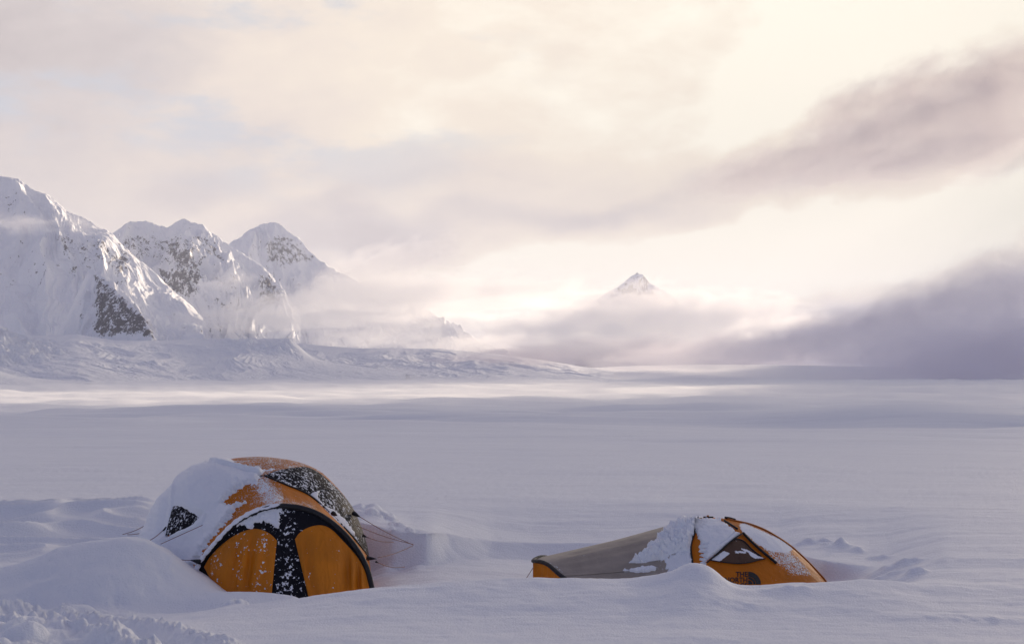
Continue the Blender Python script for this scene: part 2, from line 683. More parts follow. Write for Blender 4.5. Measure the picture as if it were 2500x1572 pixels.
FE_D = [18.5, 18.5, 18.8, 18.8, 19.3, 18.86, 18.88, 18.88, 19.15, 19.75, 19.95, 19.95, 19.9, 18.9, 18.3, 17.95, 17.7, 17.2, 16.8, 16.2, 16.0, 16.0]


def clods(seed, poly_px, d0, d1, n, r0, r1, flat):
    """scattered lumps of thrown snow: centres inside a photo-pixel span, between two depths"""
    r = np.random.RandomState(seed)
    d = r.uniform(d0, d1, n)
    p = r.uniform(poly_px[0], poly_px[1], n)
    rad = r0 * (r1 / r0) ** (r.uniform(0, 1, n) ** 2.2)
    return (p - 1250.0) / FPX * d, d, rad, rad * flat * r.uniform(0.6, 1.2, n)


def clods_in(seed, poly, n, r0, r1, flat):
    """lumps scattered over a ground polygon given in photo pixels"""
    r = np.random.RandomState(seed)
    P = np.array(poly, float)
    xs, ds = [], []
    while len(xs) < n:
        p, q = r.uniform(P[:, 0].min(), P[:, 0].max()), r.uniform(P[:, 1].min(), P[:, 1].max())
        if poly_sd(np.array([p]), np.array([q]), poly)[0] > 0:
            d = (CAMZ + 0.33) * FPX / (q - HOR)
            xs.append((p - 1250.0) / FPX * d)
            ds.append(d)
    rad = r0 * (r1 / r0) ** (r.uniform(0, 1, n) ** 2.0)
    return np.array(xs), np.array(ds), rad, rad * flat * r.uniform(0.6, 1.2, n)


CLODS = [clods(3, (855, 965), 19.9, 20.7, 60, 0.05, 0.20, 0.75),
         clods(4, (955, 1010), 19.1, 19.5, 14, 0.04, 0.10, 0.7),
         clods(5, (563, 612), 14.62, 14.9, 26, 0.03, 0.10, 0.7),
         clods_in(6, [(-60, 1452), (120, 1446), (235, 1438), (330, 1450), (295, 1492), (160, 1498), (330, 1532), (480, 1572), (480, 1640), (-60, 1640)], 170, 0.05, 0.30, 0.46),
         clods_in(8, [(170, 1440), (320, 1446), (300, 1490), (180, 1490)], 30, 0.06, 0.2, 0.45)]


def ground_z(X, Y):
    d = np.maximum(Y, 0.5)
    R = np.sqrt(X * X + Y * Y)
    base = np.interp(np.log(np.maximum(R, 0.5) + 4), np.log(PROF_D + 4), PROF_Z)
    px = 1250.0 + FPX * X / d
    px = np.where(Y > 2.0, np.clip(px, -600, 3200), 3200)
    # distance-dependent undulation of the plain (wind drifts lying across the view)
    und = fbm(X / 60.0 + 3.3, Y / 20.0, 3) * 0.34 * sstep(R, 30, 90)
    und = und + fbm(X / 130.0, Y / 55.0 + 5.0, 3) * 3.4 * sstep(R, 70, 220)
    und = und + fbm(X / 900.0, Y / 420.0 + 5.0, 2) * 4.6 * sstep(R, 300, 800) * (1 - sstep(R, 2200, 3000))
    und = und + fbm(X / 7.0, Y / 2.6, 4) * 0.045 * sstep(R, 16, 26) * (1 - 0.6 * sstep(R, 60, 200))
    z = base + und
    near = (R < 45) & (Y > 2)
    i = np.nonzero(near)
    x, y, p, zb = X[i], Y[i], px[i], z[i]
    wob = fbm(x / 0.9, y / 0.9, 3)
    dc = 14.35 + 0.10 * wob - 0.25 * np.exp(-((p - 1700) / 90.0) ** 2)
    yc = cinterp(p, CR_PX, CR_Y)
    zc = CAMZ - dc * (yc - HOR) / FPX
    zl = CAMZ - 15.35 * (cinterp(p, LIP_PX, LIP_Y) - HOR) / FPX
    fl = cinterp(p, FL_PX, FL_Z)
    rt = sstep(p, 720, 830)
    zl = zl * (1 - rt) + fl * rt
    rd = cinterp(p, RIM_PX, RIM_D, 8.0)
    fe = cinterp(p, RIM_PX, FE_D, 8.0)
    zr = CAMZ - rd * (cinterp(p, RIM_PX, RIM_Y) - HOR) / FPX
    left = 1 - sstep(p, 700, 790)
    tr = np.minimum(zc, zl) - 0.05 - 0.05 * left
    tr = tr * (1 - rt) + (fl * 0.45 + zc * 0.55) * rt
    z0 = np.full_like(p, -0.33)
    kd = np.stack([np.full_like(p, 11.0), np.full_like(p, 12.7), dc, np.full_like(p, 14.95), np.full_like(p, 15.4),
                   np.full_like(p, 15.95), fe, rd, rd + 5.5], 0)
    kz = np.stack([z0, z0 * 0.85 + 0.15 * zc, zc, tr, zl, fl, fl, zr, np.full_like(p, -0.18)], 0)
    zz = zb.copy()
    for k in range(len(kd) - 1):
        a, b = kd[k], kd[k + 1]
        t = np.clip((y - a) / (b - a), 0, 1)
        ts = t * t * (3 - 2 * t)
        # crest keeps a soft lip: blend linear and smooth
        tt = t ** 1.35 if k == 6 else 0.55 * ts + 0.45 * t
        seg = kz[k] + (kz[k + 1] - kz[k]) * tt
        zz = np.where((y >= a) & (y < b), seg, zz)
    far = sstep(y, 20.5, 27.0)
    zz = zz * (1 - far) + zb * far
    nr = 1 - sstep(y, 9.0, 11.5)
    zz = zz * (1 - nr) + zb * nr

    def bump(px0, d0, rx, ry, h, pw=1.0, skew=0.0):
        x0 = (px0 - 1250.0) / FPX * d0
        u = (x - x0) / rx
        v = (y - d0) / ry
        u = np.where(u > 0, u * (1 + skew), u * (1 - skew * 0.5))
        return h * np.exp(-np.power(u * u + v * v, pw))

    # big rounded mound left of the tents
    m = bump(278, 15.9, 0.86, 0.95, 0.33, 1.4, 0.2) + bump(60, 15.6, 1.2, 0.8, -0.06, 1.0)
    zz = zz + m * (1 + 0.07 * wob) + 0.02 * sstep(m, 0.03, 0.12) * (1 - sstep(m, 0.15, 0.35)) * fbm(x / 0.22, y / 0.22, 3)
    # wind-carved drifts behind it
    dm = (1 - sstep(p, 330, 420)) * sstep(y, 16.2, 17.6) * (1 - sstep(y, 21.5, 24))
    wx = x + 0.5 * perlin(x / 1.7, y / 1.7)
    dr = np.clip(1 - np.abs(perlin(wx / 1.9 + 0.4, y / 1.05 + 2.0)), 0, 1)
    zz = zz + dm * (dr ** 2.2 * 0.26 - 0.14)
    # berm to the left of the left tent
    zz = zz + bump(330, 20.6, 1.2, 0.6, 0.10) + bump(60, 18.6, 1.0, 0.35, 0.13) + bump(190, 19.6, 0.8, 0.3, 0.10)
    # shovelled spoil right of the left tent
    sp = np.exp(-((p - 905) / 48.0) ** 2 - ((y - 20.4) / 0.65) ** 2)
    zz = zz + sp * (0.12 + 0.06 * fbm(x / 0.4, y / 0.4, 3))
    sp2 = np.exp(-((p - 985) / 40.0) ** 2 - ((y - 19.4) / 0.35) ** 2)
    zz = zz + sp2 * 0.03
    # blocky cut face of the pit beside the tent
    cut = np.exp(-((p - 965) / 75.0) ** 4) * np.exp(-((y - 18.8) / 0.35) ** 2)
    zz = zz + cut * 0.10 * perlin(x / 0.35, y / 0.25)
    # small wind cones and sastrugi on the right
    for (bx, by, bd, rx, ry, h) in ((2140, 1425, 15.2, .10, .12, .075), (2225, 1412, 15.9, .20, .12, .085), (2205, 1385, 17.2, .28, .16, .12),
                                    (2150, 1397, 16.6, .5, .10, .05), (2052, 1360, 19.3, .16, .12, .10), (1990, 1352, 19.6, .5, .10, .07),
                                    (2095, 1364, 19.0, .09, .08, .06), (2150, 1376, 18.4, .16, .08, .05), (1300, 1419, 14.6, .10, .12, .05),
                                    (1940, 1438, 14.0, .25, .14, .04), (1830, 1449, 13.4, .3, .2, .03), (2395, 1490, 12.9, .5, .15, .03)):
        zz = zz + bump(bx, bd, rx, ry, h, 0.8, 0.5) * (1 + 0.5 * perlin(x / 0.12, y / 0.12))
    zz = zz + bump(1706, 14.2, .23, .30, .125, 1.3, 0.0) + bump(1640, 14.2, .30, .25, .045, 1.1)
    # tossed, trampled snow bottom left with a trench leading out of it
    yy = HOR + (CAMZ - zz) * FPX / y
    rough = sstep(poly_sd(p, yy, [(-500, 1452), (120, 1448), (235, 1440), (330, 1448), (300, 1492), (160, 1498), (330, 1530), (520, 1580), (700, 1750), (-500, 1900)]), -6, 34)
    lum = np.abs(fbm(x / 0.36 + 4, y / 0.5, 4, 0.45))
    bil = fbm(x / 0.95, y / 1.1 + 8, 3)
    zz = zz + rough * (lum * 0.06 + bil * 0.08 - 0.03)
    tr1 = line_d(x, y, [(-4.9, 14.1), (-4.3, 13.3), (-3.4, 12.6), (-2.7, 11.7), (-2.2, 10.5)])
    zz = zz - 0.17 * np.exp(-(tr1 / 0.16) ** 2) + 0.06 * np.exp(-((tr1 - 0.34) / 0.13) ** 2) * (0.6 + 1.2 * np.abs(fbm(x / 0.15, y / 0.15, 3)))
    # old boot hole and kicked-up lump in front of the left tent
    lb = np.exp(-(((p - 580) / 30.0) ** 2 + ((y - 14.75) / 0.24) ** 2))
    zz = zz + lb * 0.05
    zz = zz - 0.06 * np.exp(-(((p - 655) / 34.0) ** 2 + ((y - 14.75) / 0.22) ** 2))
    zb0 = zz.copy()
    for (cxs, cys, crs, chs) in CLODS:
        for cx_, cy_, cr_, ch_ in zip(cxs, cys, crs, chs):
            k_ = np.nonzero((np.abs(x - cx_) < cr_ * 1.3) & (np.abs(y - cy_) < cr_ * 1.3))[0]
            if len(k_) == 0:
                continue
            dx_, dy_ = x[k_] - cx_, y[k_] - cy_
            rr_ = np.sqrt(dx_ ** 2 + (dy_ * 1.15) ** 2) / cr_ * (1 + 0.28 * perlin(x[k_] / (cr_ * 0.7) + cx_ * 9, y[k_] / (cr_ * 0.7)))
            zz[k_] = np.maximum(zz[k_], zb0[k_] - 0.35 * ch_ + 1.25 * ch_ * np.sqrt(np.clip(1 - rr_ ** 2, 0, 1)))
    # fine sculpting
    zz = zz + fbm(x / 1.6, y / 0.7, 4) * 0.016 * sstep(y, 9, 11) + fbm(x / 0.16, y / 0.11, 2) * 0.0036
    z[i] = zz
    return z


def build_ground():
    th_f = np.radians(np.linspace(-23.5, 23.5, 1500))
    th_l = np.radians(np.linspace(-180, -23.5, 150, endpoint=False))
    th_r = np.radians(np.linspace(23.5, 180, 151)[1:])
    th = np.concatenate([th_l, th_f, th_r])
    r = np.concatenate([[0.3, 2, 4, 6, 8, 9, 10], np.geomspace(10.6, 24, 330), np.geomspace(24, 400, 260)[1:], np.geomspace(400, 60000, 200)[1:]])
    TH, R = np.meshgrid(th, r, indexing='ij')
    X = R * np.sin(TH)
    Y = R * np.cos(TH)
    Z = ground_z(X, Y)
    P = np.stack([X, Y, Z], -1)
    f = grid_faces(len(th), len(r))[:, ::-1]
    o = mesh_obj('snow_field', P, f, M_SNOW)
    tag(o, kind='structure')
    return o


build_ground()


# ------------------------------------------------------------------ mountains
def Z3(pts):
    """points read off an enlarged view of the range -> photo pixels"""
    return [(x / 2.5233, 400 + y / 2.5233) for x, y in pts]


ROCKS = [Z3(p) for p in (
    [(556, 655), (620, 700), (720, 790), (800, 870), (880, 930), (930, 1010), (960, 1090), (850, 1050), (720, 1065), (600, 1070), (565, 1000), (575, 860), (590, 760)],
    [(970, 640), (1050, 650), (1200, 640), (1260, 690), (1200, 760), (1230, 810), (1120, 810), (1050, 770), (1000, 710)],
    [(1000, 470), (1100, 470), (1200, 560), (1250, 680), (1080, 660)],
    [(680, 560), (790, 560), (790, 690), (720, 690)],
    [(360, 460), (420, 430), (430, 520), (400, 560)],
    [(390, 660), (500, 610), (500, 650), (420, 670)],
    [(1640, 480), (1700, 430), (1800, 470), (1950, 590), (1750, 640), (1630, 590)],
    [(1590, 690), (1680, 690), (1730, 830), (1650, 890), (1600, 850)],
    [(1300, 820), (1400, 870), (1390, 895)],
    [(1190, 440), (1300, 440), (1400, 620), (1250, 560)],
)]
ROCKW = [1.1, 1.15, 1.0, 1.05, 1.1, 0.95, 0.95, 1.0, 1.0, 0.85]
ROCKS_SOFT = [Z3(p) for p in (
    [(700, 420), (950, 400), (1150, 420), (1300, 520), (1300, 720), (1000, 640), (700, 620)],
    [(360, 430), (640, 430), (780, 560), (780, 700), (560, 640), (370, 540)],
    [(0, 170), (140, 190), (150, 260), (60, 310), (0, 320)],
    [(1240, 1070), (1380, 1060), (1380, 1140), (1240, 1110)],
    [(20, 640), (300, 640), (280, 760), (0, 800)],
)]
ROCKS_W2 = [0.72, 0.66, 0.72, 0.5, 0.45]


def mountain(name, sky, dc, foot_d, relief=1.0, lam=260.0, seed=0.0, px0=None, px1=None, nx=520, nd=260, gexp=1.25,
             rock=True, back=1.4, crest_noise=1.0, slope_rock=0.5, serac=None):
    """a massif as a height field: crest line (photo px) at depth dc, foot at depth foot_d"""
    sky = np.asarray(sky, float)
    px0 = sky[0, 0] if px0 is None else px0
    px1 = sky[-1, 0] if px1 is None else px1
    px = np.linspace(px0, px1, nx)
    yc = np.interp(px, sky[:, 0], sky[:, 1])
    k = np.array([1, 2, 3, 2, 1.0])
    yc = np.convolve(np.pad(yc, 2, mode='edge'), k / k.sum(), 'valid')
    DC = np.interp(px, *zip(*dc)) if isinstance(dc, (list, tuple)) else np.full(nx, float(dc))
    DF = np.interp(px, *zip(*foot_d)) if isinstance(foot_d, (list, tuple)) else np.full(nx, float(foot_d))
    zc = CAMZ - DC * (yc - HOR) / FPX
    zf = np.interp(np.log(DF + 4), np.log(PROF_D + 4), PROF_Z) - 3.0
    t = np.concatenate([[-0.02], np.linspace(0.0, 1, int(nd * 0.8) - 1), np.linspace(1, 1 + back, nd - int(nd * 0.8) + 1)[1:]])
    D = DF[:, None] + (DC - DF)[:, None] * t[None, :]
    X = (px[:, None] - 1250.0) / FPX * D
    tc_ = np.clip(t, 0, 1)[None, :]
    bk = np.clip(t - 1, 0, None)[None, :]
    # below the crest the ridge heights are smoothed and wander sideways, so spurs run down at a slant
    dpx = px[1] - px[0]
    W = lam / D * FPX                                  # the noise wavelength in photo pixels
    low = 1 - tc_

    def sm(w):
        n = max(1, int(w / dpx))
        kk = np.hanning(2 * n + 3)[1:-1]
        return np.convolve(np.pad(zc, n, mode='edge'), kk / kk.sum(), 'valid')
    levels = [zc, sm(0.25 * W.mean()), sm(0.6 * W.mean()), sm(1.2 * W.mean())]
    side = low * 0.55 * W * (fbm(px[:, None] / (1.4 * W) + seed, D / (1.6 * lam) + seed, 2) + 0.6 * perlin(px[:, None] * 0 + seed, D / (1.1 * lam)))
    qx = np.clip(px[:, None] + side, px[0], px[-1])
    lv = np.clip(low * 3.2, 0, 2.999)
    Zc = np.zeros_like(D)
    for j in range(4):
        wgt = np.clip(1 - np.abs(lv - j), 0, 1)
        Zc = Zc + wgt * np.interp(qx, px, levels[j])
    H = Zc - zf[:, None]
    shape = tc_ ** gexp * (1 - 0.9 * sstep(bk, 0, back))
    Z = zf[:, None] + H * shape
    # spurs and gullies running down the fall line
    uu = (px[:, None] + side) / W
    wv = 0.25 * fbm(X / lam * 1.5 + seed, D / lam * 1.5, 3)
    rib = ridged(uu * 1.1 + wv + seed, D / (lam * 3.5) + wv + seed, 6, 0.55) - 1.0
    rib2 = ridged(uu * 3.4 + 2 * wv - seed, D / (lam * 1.1) + wv, 4, 0.55) - 1.0
    env = np.clip(np.sin(np.pi * np.clip(t, 0, 1) ** 1.15), 0, 1)[None, :] ** 0.75
    fade = sstep(t, 0.0, 0.25)[None, :]
    Hs = np.clip(H / 300.0, 0.05, 1.3)
    Z = Z + relief * lam * (0.24 * rib + 0.07 * rib2) * env * Hs
    Z = Z + crest_noise * relief * lam * 0.022 * ridged(X / (lam * .16) + seed, D / (lam * .16) + seed, 4) * fade * np.minimum(1, Hs)
    if serac is not None:
        P = np.stack([X, D, Z], -1)
        ppx, ppy = to_px(P)
        for pl in serac:
            mk = sstep(poly_sd(ppx, ppy, pl), -8, 14)
            blk = np.abs(fbm(X / 48.0, D / 30.0, 4)) * 26.0 - 9.0
            Z = Z + mk * blk * np.clip(Hs * 2, 0, 1)
    Z[:, 0] -= 60 + 0.25 * H[:, 0]
    P = np.stack([X, D, Z], -1)
    ppx, ppy = to_px(P)
    N = grid_normals(P)
    steep = 1 - np.abs(N[..., 2])
    r = slope_rock * sstep(steep, 0.30, 0.62) * sstep(t, 0.2, 0.5)[None, :]
    if rock:
        for pl, w in zip(ROCKS, ROCKW):
            r = np.maximum(r, w * sstep(poly_sd(ppx, ppy, pl) + 6 * fbm(ppx / 14.0, ppy / 14.0, 3), -12, 12))
        for pl, w in zip(ROCKS_SOFT, ROCKS_W2):
            r = np.maximum(r, w * sstep(poly_sd(ppx, ppy, pl), -10, 25))
    f = grid_faces(nx, len(t))[:, ::-1]
    o = mesh_obj(name, P, f, MAT_MTN, attrs={'rock': r})
    return tag(o, kind='structure')


MAT_MTN = M_MTN
SK_A = Z3([(-500, -40), (-250, 20), (0, 80), (100, 90), (150, 140), (290, 205), (400, 290), (500, 340), (600, 400), (690, 440), (760, 520), (900, 640), (1050, 780), (1250, 960)])
SK_B = Z3([(400, 500), (690, 440), (760, 390), (850, 368), (930, 370), (1020, 408), (1100, 358), (1140, 352), (1190, 370), (1250, 390), (1290, 430),
           (1350, 470), (1405, 515), (1500, 570), (1620, 640), (1690, 730), (1740, 830), (1850, 920)])
SK_C = Z3([(1250, 640), (1410, 500), (1500, 440), (1600, 385), (1690, 370), (1740, 400), (1830, 460), (1900, 540), (1960, 600), (2080, 680), (2300, 790), (2700, 960), (3000, 1120), (3300, 1330)])
SK_D = Z3([(330, 1080), (440, 880), (500, 740), (540, 662), (556, 650), (620, 690), (700, 770), (780, 850), (870, 930), (920, 1010), (965, 1095), (1010, 1140)])
SK_E = Z3([(-500, 960), (-200, 990), (0, 1000), (100, 1055), (300, 1062), (480, 1052), (700, 1090), (1000, 1092), (1250, 1078), (1400, 1076), (1600, 1082), (1780, 1076),
           (1830, 1112), (1880, 1160), (1930, 1195), (2050, 1225), (2271, 1255), (2500, 1285)])
SK_F = [(640, 838), (720, 838), (790, 845), (880, 852), (960, 850), (1080, 852), (1180, 862), (1240, 868), (1330, 880), (1420, 895), (1500, 908)]
SK_G = [(1000, 700), (1080, 660), (1130, 638), (1169, 630), (1200, 642), (1244, 676), (1320, 720), (1400, 760)]
SK_H = [(1380, 745), (1430, 728), (1480, 720), (1510, 703), (1535, 682), (1555, 668), (1570, 673), (1585, 692), (1612, 704), (1660, 716), (1720, 735)]
SK_I = [(2150, 935), (2230, 905), (2290, 885), (2340, 862), (2420, 832), (2500, 800), (2650, 750), (2900, 700)]
SK_K = [(880, 930), (1000, 924), (1130, 917), (1250, 909), (1400, 900), (1550, 893), (1700, 890), (1900, 891), (2150, 896), (2400, 904), (2700, 935)]
SK_J = [(-400, 830), (-60, 880), (0, 906), (40, 917), (90, 923), (160, 929), (220, 932)]
SK_G = [(940, 935), (1000, 720), (1080, 660), (1130, 638), (1169, 630), (1200, 642), (1244, 676), (1320, 740), (1420, 935)]
SK_H = [(1400, 935), (1425, 800), (1445, 742), (1480, 718), (1510, 703), (1535, 682), (1555, 668), (1570, 673), (1585, 692), (1612, 706), (1650, 730), (1690, 800), (1720, 935)]
SER = [Z3(p) for p in ([(-100, 990), (60, 1000), (120, 1060), (330, 1090), (420, 1160), (250, 1230), (-100, 1260)], [(860, 900), (1150, 980), (1130, 1080), (1000, 1080), (900, 960)],
                       [(1240, 1080), (1780, 1080), (1850, 1180), (1500, 1150)])]
mountain('mountain', SK_C, 8200, 7000, 0.8, 620.0, 5.5, nx=640, nd=340, back=0.8)
mountain('mountain', SK_B, 6300, 5300, 0.9, 480.0, 2.2, nx=900, nd=440, back=0.8)
mountain('mountain', SK_A, 5200, 4350, 0.55, 520.0, 9.1, nx=800, nd=440, back=0.9)
mountain('mountain', SK_D, [(120, 3800), (221, 3750), (400, 3300)], [(120, 3400), (400, 3150)], 0.8, 130.0, 3.3, nx=520, nd=300, gexp=0.95, back=0.7, slope_rock=0.3)
mountain('hill', SK_E, 3300, [(-200, 2350), (190, 2350), (436, 2650), (1000, 2900)], 0.42, 330.0, 4.4, nx=900, nd=360, gexp=1.25, slope_rock=0.0, back=1.2, serac=SER)
mountain('hill', SK_F, 4300, 3200, 0.5, 260.0, 6.4, gexp=1.1, slope_rock=0.0, rock=False)
mountain('mountain', SK_H, 14000, 12600, 1.0, 460.0, 8.3, rock=False, slope_rock=1.6)  # heavy rock cover darkens this far peak in place of backlit shade
mountain('hill', SK_K, 4700, 3500, 0.08, 500.0, 4.9, rock=False, slope_rock=0.0, gexp=1.3, back=1.5)
mountain('mountain', SK_I, 5200, 3600, 0.6, 520.0, 7.2, rock=False, slope_rock=0.3)
mountain('hill', SK_J, 2150, 1850, 0.15, 120.0, 2.9, rock=False, gexp=1.2, slope_rock=0.0)


def mat_cloud(name, dens, aniso=0.55, nscale=2.2, cut=0.30, noise_amt=1.5, squash=(1, 1, 1), homog=False, color=(1, 1, 1), step=1.0):
    m = bpy.data.materials.new(name)
    m.use_nodes = True
    T = NT(m.node_tree)
    T.n.clear()
    out = T.node('ShaderNodeOutputMaterial')
    pv = T.node('ShaderNodeVolumePrincipled')
    pv.inputs['Color'].default_value = (*color, 1)
    pv.inputs['Anisotropy'].default_value = aniso
    T.l.new(pv.outputs[0], out.inputs['Volume'])
    if homog:
        pv.inputs['Density'].default_value = dens
        return m
    oc = T.node('ShaderNodeTexCoord').outputs['Object']
    r = T.node('ShaderNodeVectorMath', operation='LENGTH')
    T.l.new(oc, r.inputs[0])
    fall = T.ramp(r.outputs['Value'], 1.0, 0.0, 0.0, 1.25, smooth=False)
    n = T.noise(T.scale_vec(oc, squash), nscale, 4.0, 0.58, 0.3)
    v = T.math('ADD', fall, T.math('MULTIPLY_ADD', n, noise_amt, -0.5 * noise_amt))
    v = T.math('SUBTRACT', v, cut, clamp=True)
    v = T.math('MULTIPLY', v, T.ramp(r.outputs['Value'], 1.0, 0.7))
    T.l.new(T.math('MULTIPLY', v, dens), pv.inputs['Density'])
    m.cycles.volume_step_rate = step
    return m


def ball(n=32, m=20):
    th = np.linspace(0, 2 * np.pi, n, endpoint=False)
    V = [(0, 0, 1)]
    for i in range(1, m):
        ph = np.pi * i / m
        V += [(math.sin(ph) * math.cos(t), math.sin(ph) * math.sin(t), math.cos(ph)) for t in th]
    V.append((0, 0, -1))
    F = [(0, 1 + j, 1 + (j + 1) % n) for j in range(n)]
    for i in range(m - 2):
        a = 1 + i * n
        F += [(a + j, a + n + j, a + n + (j + 1) % n, a + (j + 1) % n) for j in range(n)]
    a = 1 + (m - 2) * n
    F += [(a + j, len(V) - 1, a + (j + 1) % n) for j in range(n)]
    return V, F


_BV, _BF = ball()


def cloud(name, px, py, d, rx, ry, depth, rot, mat, seed=0):
    """a bank of low cloud, an ellipsoid of vapour rx/ry photo pixels across at distance d"""
    me = bpy.data.meshes.new(name)
    me.from_pydata(_BV, [], _BF)
    me.materials.append(mat)
    o = bpy.data.objects.new(name, me)
    o.location = at(px, py, d)
    o.scale = (rx / FPX * d, depth, ry / FPX * d)
    o.rotation_euler = (0, math.radians(-rot), 0)
    COL.objects.link(o)
    return tag(o, kind='stuff')


FOG1 = mat_cloud('sunlit_fog', 0.013, 0.32, 3.8, 0.45, 1.9, (1.5, 1.0, 0.9))
FOG2 = mat_cloud('thin_fog', 0.006, 0.1, 3.4, 0.6, 1.9, (1.4, 1.0, 0.9))
FOG4 = mat_cloud('thick_fog', 0.0065, 0.0, 3.2, 0.30, 2.0, (1.6, 1.0, 0.9), color=(0.95, 0.92, 0.94))
FOG5 = mat_cloud('shade_grey_fog', 0.006, 0.0, 3.8, 0.30, 1.9, (1.8, 1.0, 0.9), color=(0.68, 0.65, 0.71))  # darker vapour colour stands in for shade inside the bank
FOG6 = mat_cloud('sunlit_sea_of_fog', 0.011, 0.02, 4.2, 0.24, 1.9, (1.8, 1.0, 0.9))
FOG7 = mat_cloud('pale_fog', 0.008, 0.05, 3.6, 0.40, 1.9, (1.5, 1.0, 0.9))
FOG8 = mat_cloud('dense_fog', 0.010, 0.0, 3.2, 0.20, 1.6, (1.6, 1.0, 0.9), color=(0.97, 0.95, 0.99))
CLOUD = mat_cloud('shade_grey_cloud', 0.0023, 0.0, 2.6, 0.24, 2.1, (1.3, 1.0, 1.0), color=(0.62, 0.58, 0.60))  # grey put into the colour for the shaded body of the cloud
cloud('fog_bank', 1040, 728, 5100, 620, 100, 420, 3, FOG1)
cloud('fog_bank', 905, 720, 5250, 330, 100, 300, 6, FOG1)
cloud('fog_bank', 760, 780, 4800, 420, 45, 330, 3, FOG1)
cloud('fog_bank', 930, 650, 5600, 300, 80, 300, 16, FOG7)
cloud('fog_bank', 1555, 702, 7000, 150, 62, 300, 4, FOG2)
cloud('fog_bank', 930, 812, 4900, 300, 62, 240, 3, FOG7)
cloud('fog_bank', 1110, 842, 4700, 260, 52, 240, 3, FOG7)
cloud('fog_bank', 500, 776, 4300, 190, 38, 200, 4, FOG7)
cloud('fog_bank', 650, 745, 5000, 190, 62, 240, 8, FOG7)
cloud('fog_bank', 1240, 878, 3900, 330, 42, 300, 3, FOG5)
cloud('fog_bank', 2440, 872, 3350, 560, 150, 300, 6, FOG8)
cloud('fog_bank', 50, 545, 4200, 190, 50, 160, -4, FOG2)
cloud('fog_bank', 190, 545, 4300, 95, 45, 160, -20, FOG2)
cloud('fog_bank', 120, 742, 3500, 140, 30, 120, -4, FOG2)
cloud('fog_bank', 570, 690, 4600, 140, 60, 160, 6, FOG2)
cloud('fog_bank', 1560, 795, 7600, 560, 112, 800, 3, FOG6)
cloud('fog_bank', 1530, 735, 6800, 190, 34, 160, 4, FOG6)
cloud('fog_bank', 1500, 880, 6200, 900, 85, 450, 2, FOG5)
for q in ((2460, 715, 3900, 330, 160, 10), (2230, 765, 3700, 260, 115, 18), (2040, 815, 3600, 280, 88, 12), (1840, 850, 3900, 300, 68, 8),
          (2380, 860, 3350, 700, 130, 4), (1640, 868, 4300, 280, 50, 6)):
    cloud('fog_bank', q[0], q[1], q[2], q[3], q[4], 330, q[5], FOG4)
# the broken grey cloud hanging before the sun; it shades the foot of the range
for q in ((2010, 395, 9000, 200, 88, 20), (2150, 340, 9100, 210, 112, 16), (2290, 290, 9300, 220, 120, 14), (2440, 260, 9600, 230, 140, 10),
          (2420, 370, 9400, 240, 90, 12), (1840, 430, 9000, 200, 66, 16), (2210, 215, 9600, 150, 70, 30), (2430, 170, 9700, 190, 80, 14), (2060, 270, 9500, 130, 66, 30), (2230, 400, 8900, 260, 60, 12)):
    cloud('cloud', q[0], q[1] - 8, q[2], q[3] * 1.1, q[4] * 1.22, 620, q[5], CLOUD)


def added_shade_cloud():
    """unseen cloud slab added to block the sun, outlined to shade the near snow"""
    zt = 2000.0
    sh = zt / math.tan(math.radians(SUN_EL))
    ox, oy = sh * math.sin(math.radians(SUN_AZ)), sh * math.cos(math.radians(SUN_AZ))
    shade = SHADE
    g = np.stack(np.meshgrid(np.linspace(-3600, 6200, 150), np.linspace(-3500, 6500, 150), indexing='ij'), -1)
    sd_ = poly_sd(g[..., 0], g[..., 1], shade)
    q0 = g[..., 0] * math.cos(math.radians(60)) - g[..., 1] * math.sin(math.radians(60))
    q1 = g[..., 0] * math.sin(math.radians(60)) + g[..., 1] * math.cos(math.radians(60))
    nz = fbm(q0 / 330, q1 / 1100, 4)
    h = sd_ + 60 * nz
    th = 220 * np.sqrt(np.clip(h / 420, 0, 1)) * (1 + 0.45 * nz)
    top = np.stack([g[..., 0] + ox, g[..., 1] + oy, zt + th * (1 + 0.2 * nz)], -1)
    bot = np.stack([g[..., 0] + ox, g[..., 1] + oy, zt - th * 0.5], -1)
    keep = h > 0
    f1 = grid_faces(150, 150, keep)
    V = np.concatenate([top.reshape(-1, 3), bot.reshape(-1, 3) - [0, 0, 0.5]])
    f2 = f1[:, ::-1] + 150 * 150
    bm = bmesh.new()
    used = np.unique(f1)
    vs = {}
    for i in list(used) + list(used + 22500):
        vs[int(i)] = bm.verts.new(V[int(i)])
    for f in np.concatenate([f1[:, ::-1], f2[:, ::-1]]):
        bm.faces.new([vs[int(i)] for i in f])
    edges = [e for e in bm.edges if len(e.link_faces) == 1]
    inv = {v: k for k, v in vs.items()}
    done = set()
    for e in edges:
        a, b = inv[e.verts[0]], inv[e.verts[1]]
        if a < 22500 and b < 22500:
            bm.faces.new([vs[a], vs[b], vs[b + 22500], vs[a + 22500]])
    bmesh.ops.recalc_face_normals(bm, faces=bm.faces)
    me = bpy.data.meshes.new('added_shade_cloud')
    bm.to_mesh(me)
    bm.free()
    me.materials.append(mat_cloud('shade_cloud_vapour', 0.0024, 0.4, homog=True))
    o = bpy.data.objects.new('added_shade_cloud', me)
    COL.objects.link(o)
    return tag(o, kind='stuff')


SHADE = [(-900, -2500), (-620, 560), (-375, 650), (-50, 1020), (290, 1600), (490, 2200), (400, 2620), (150, 2850), (480, 4000), (1100, 5200), (5000, 5200), (5000, -2500)]  # ground shadow wanted from the cloud added out of view
added_shade_cloud()


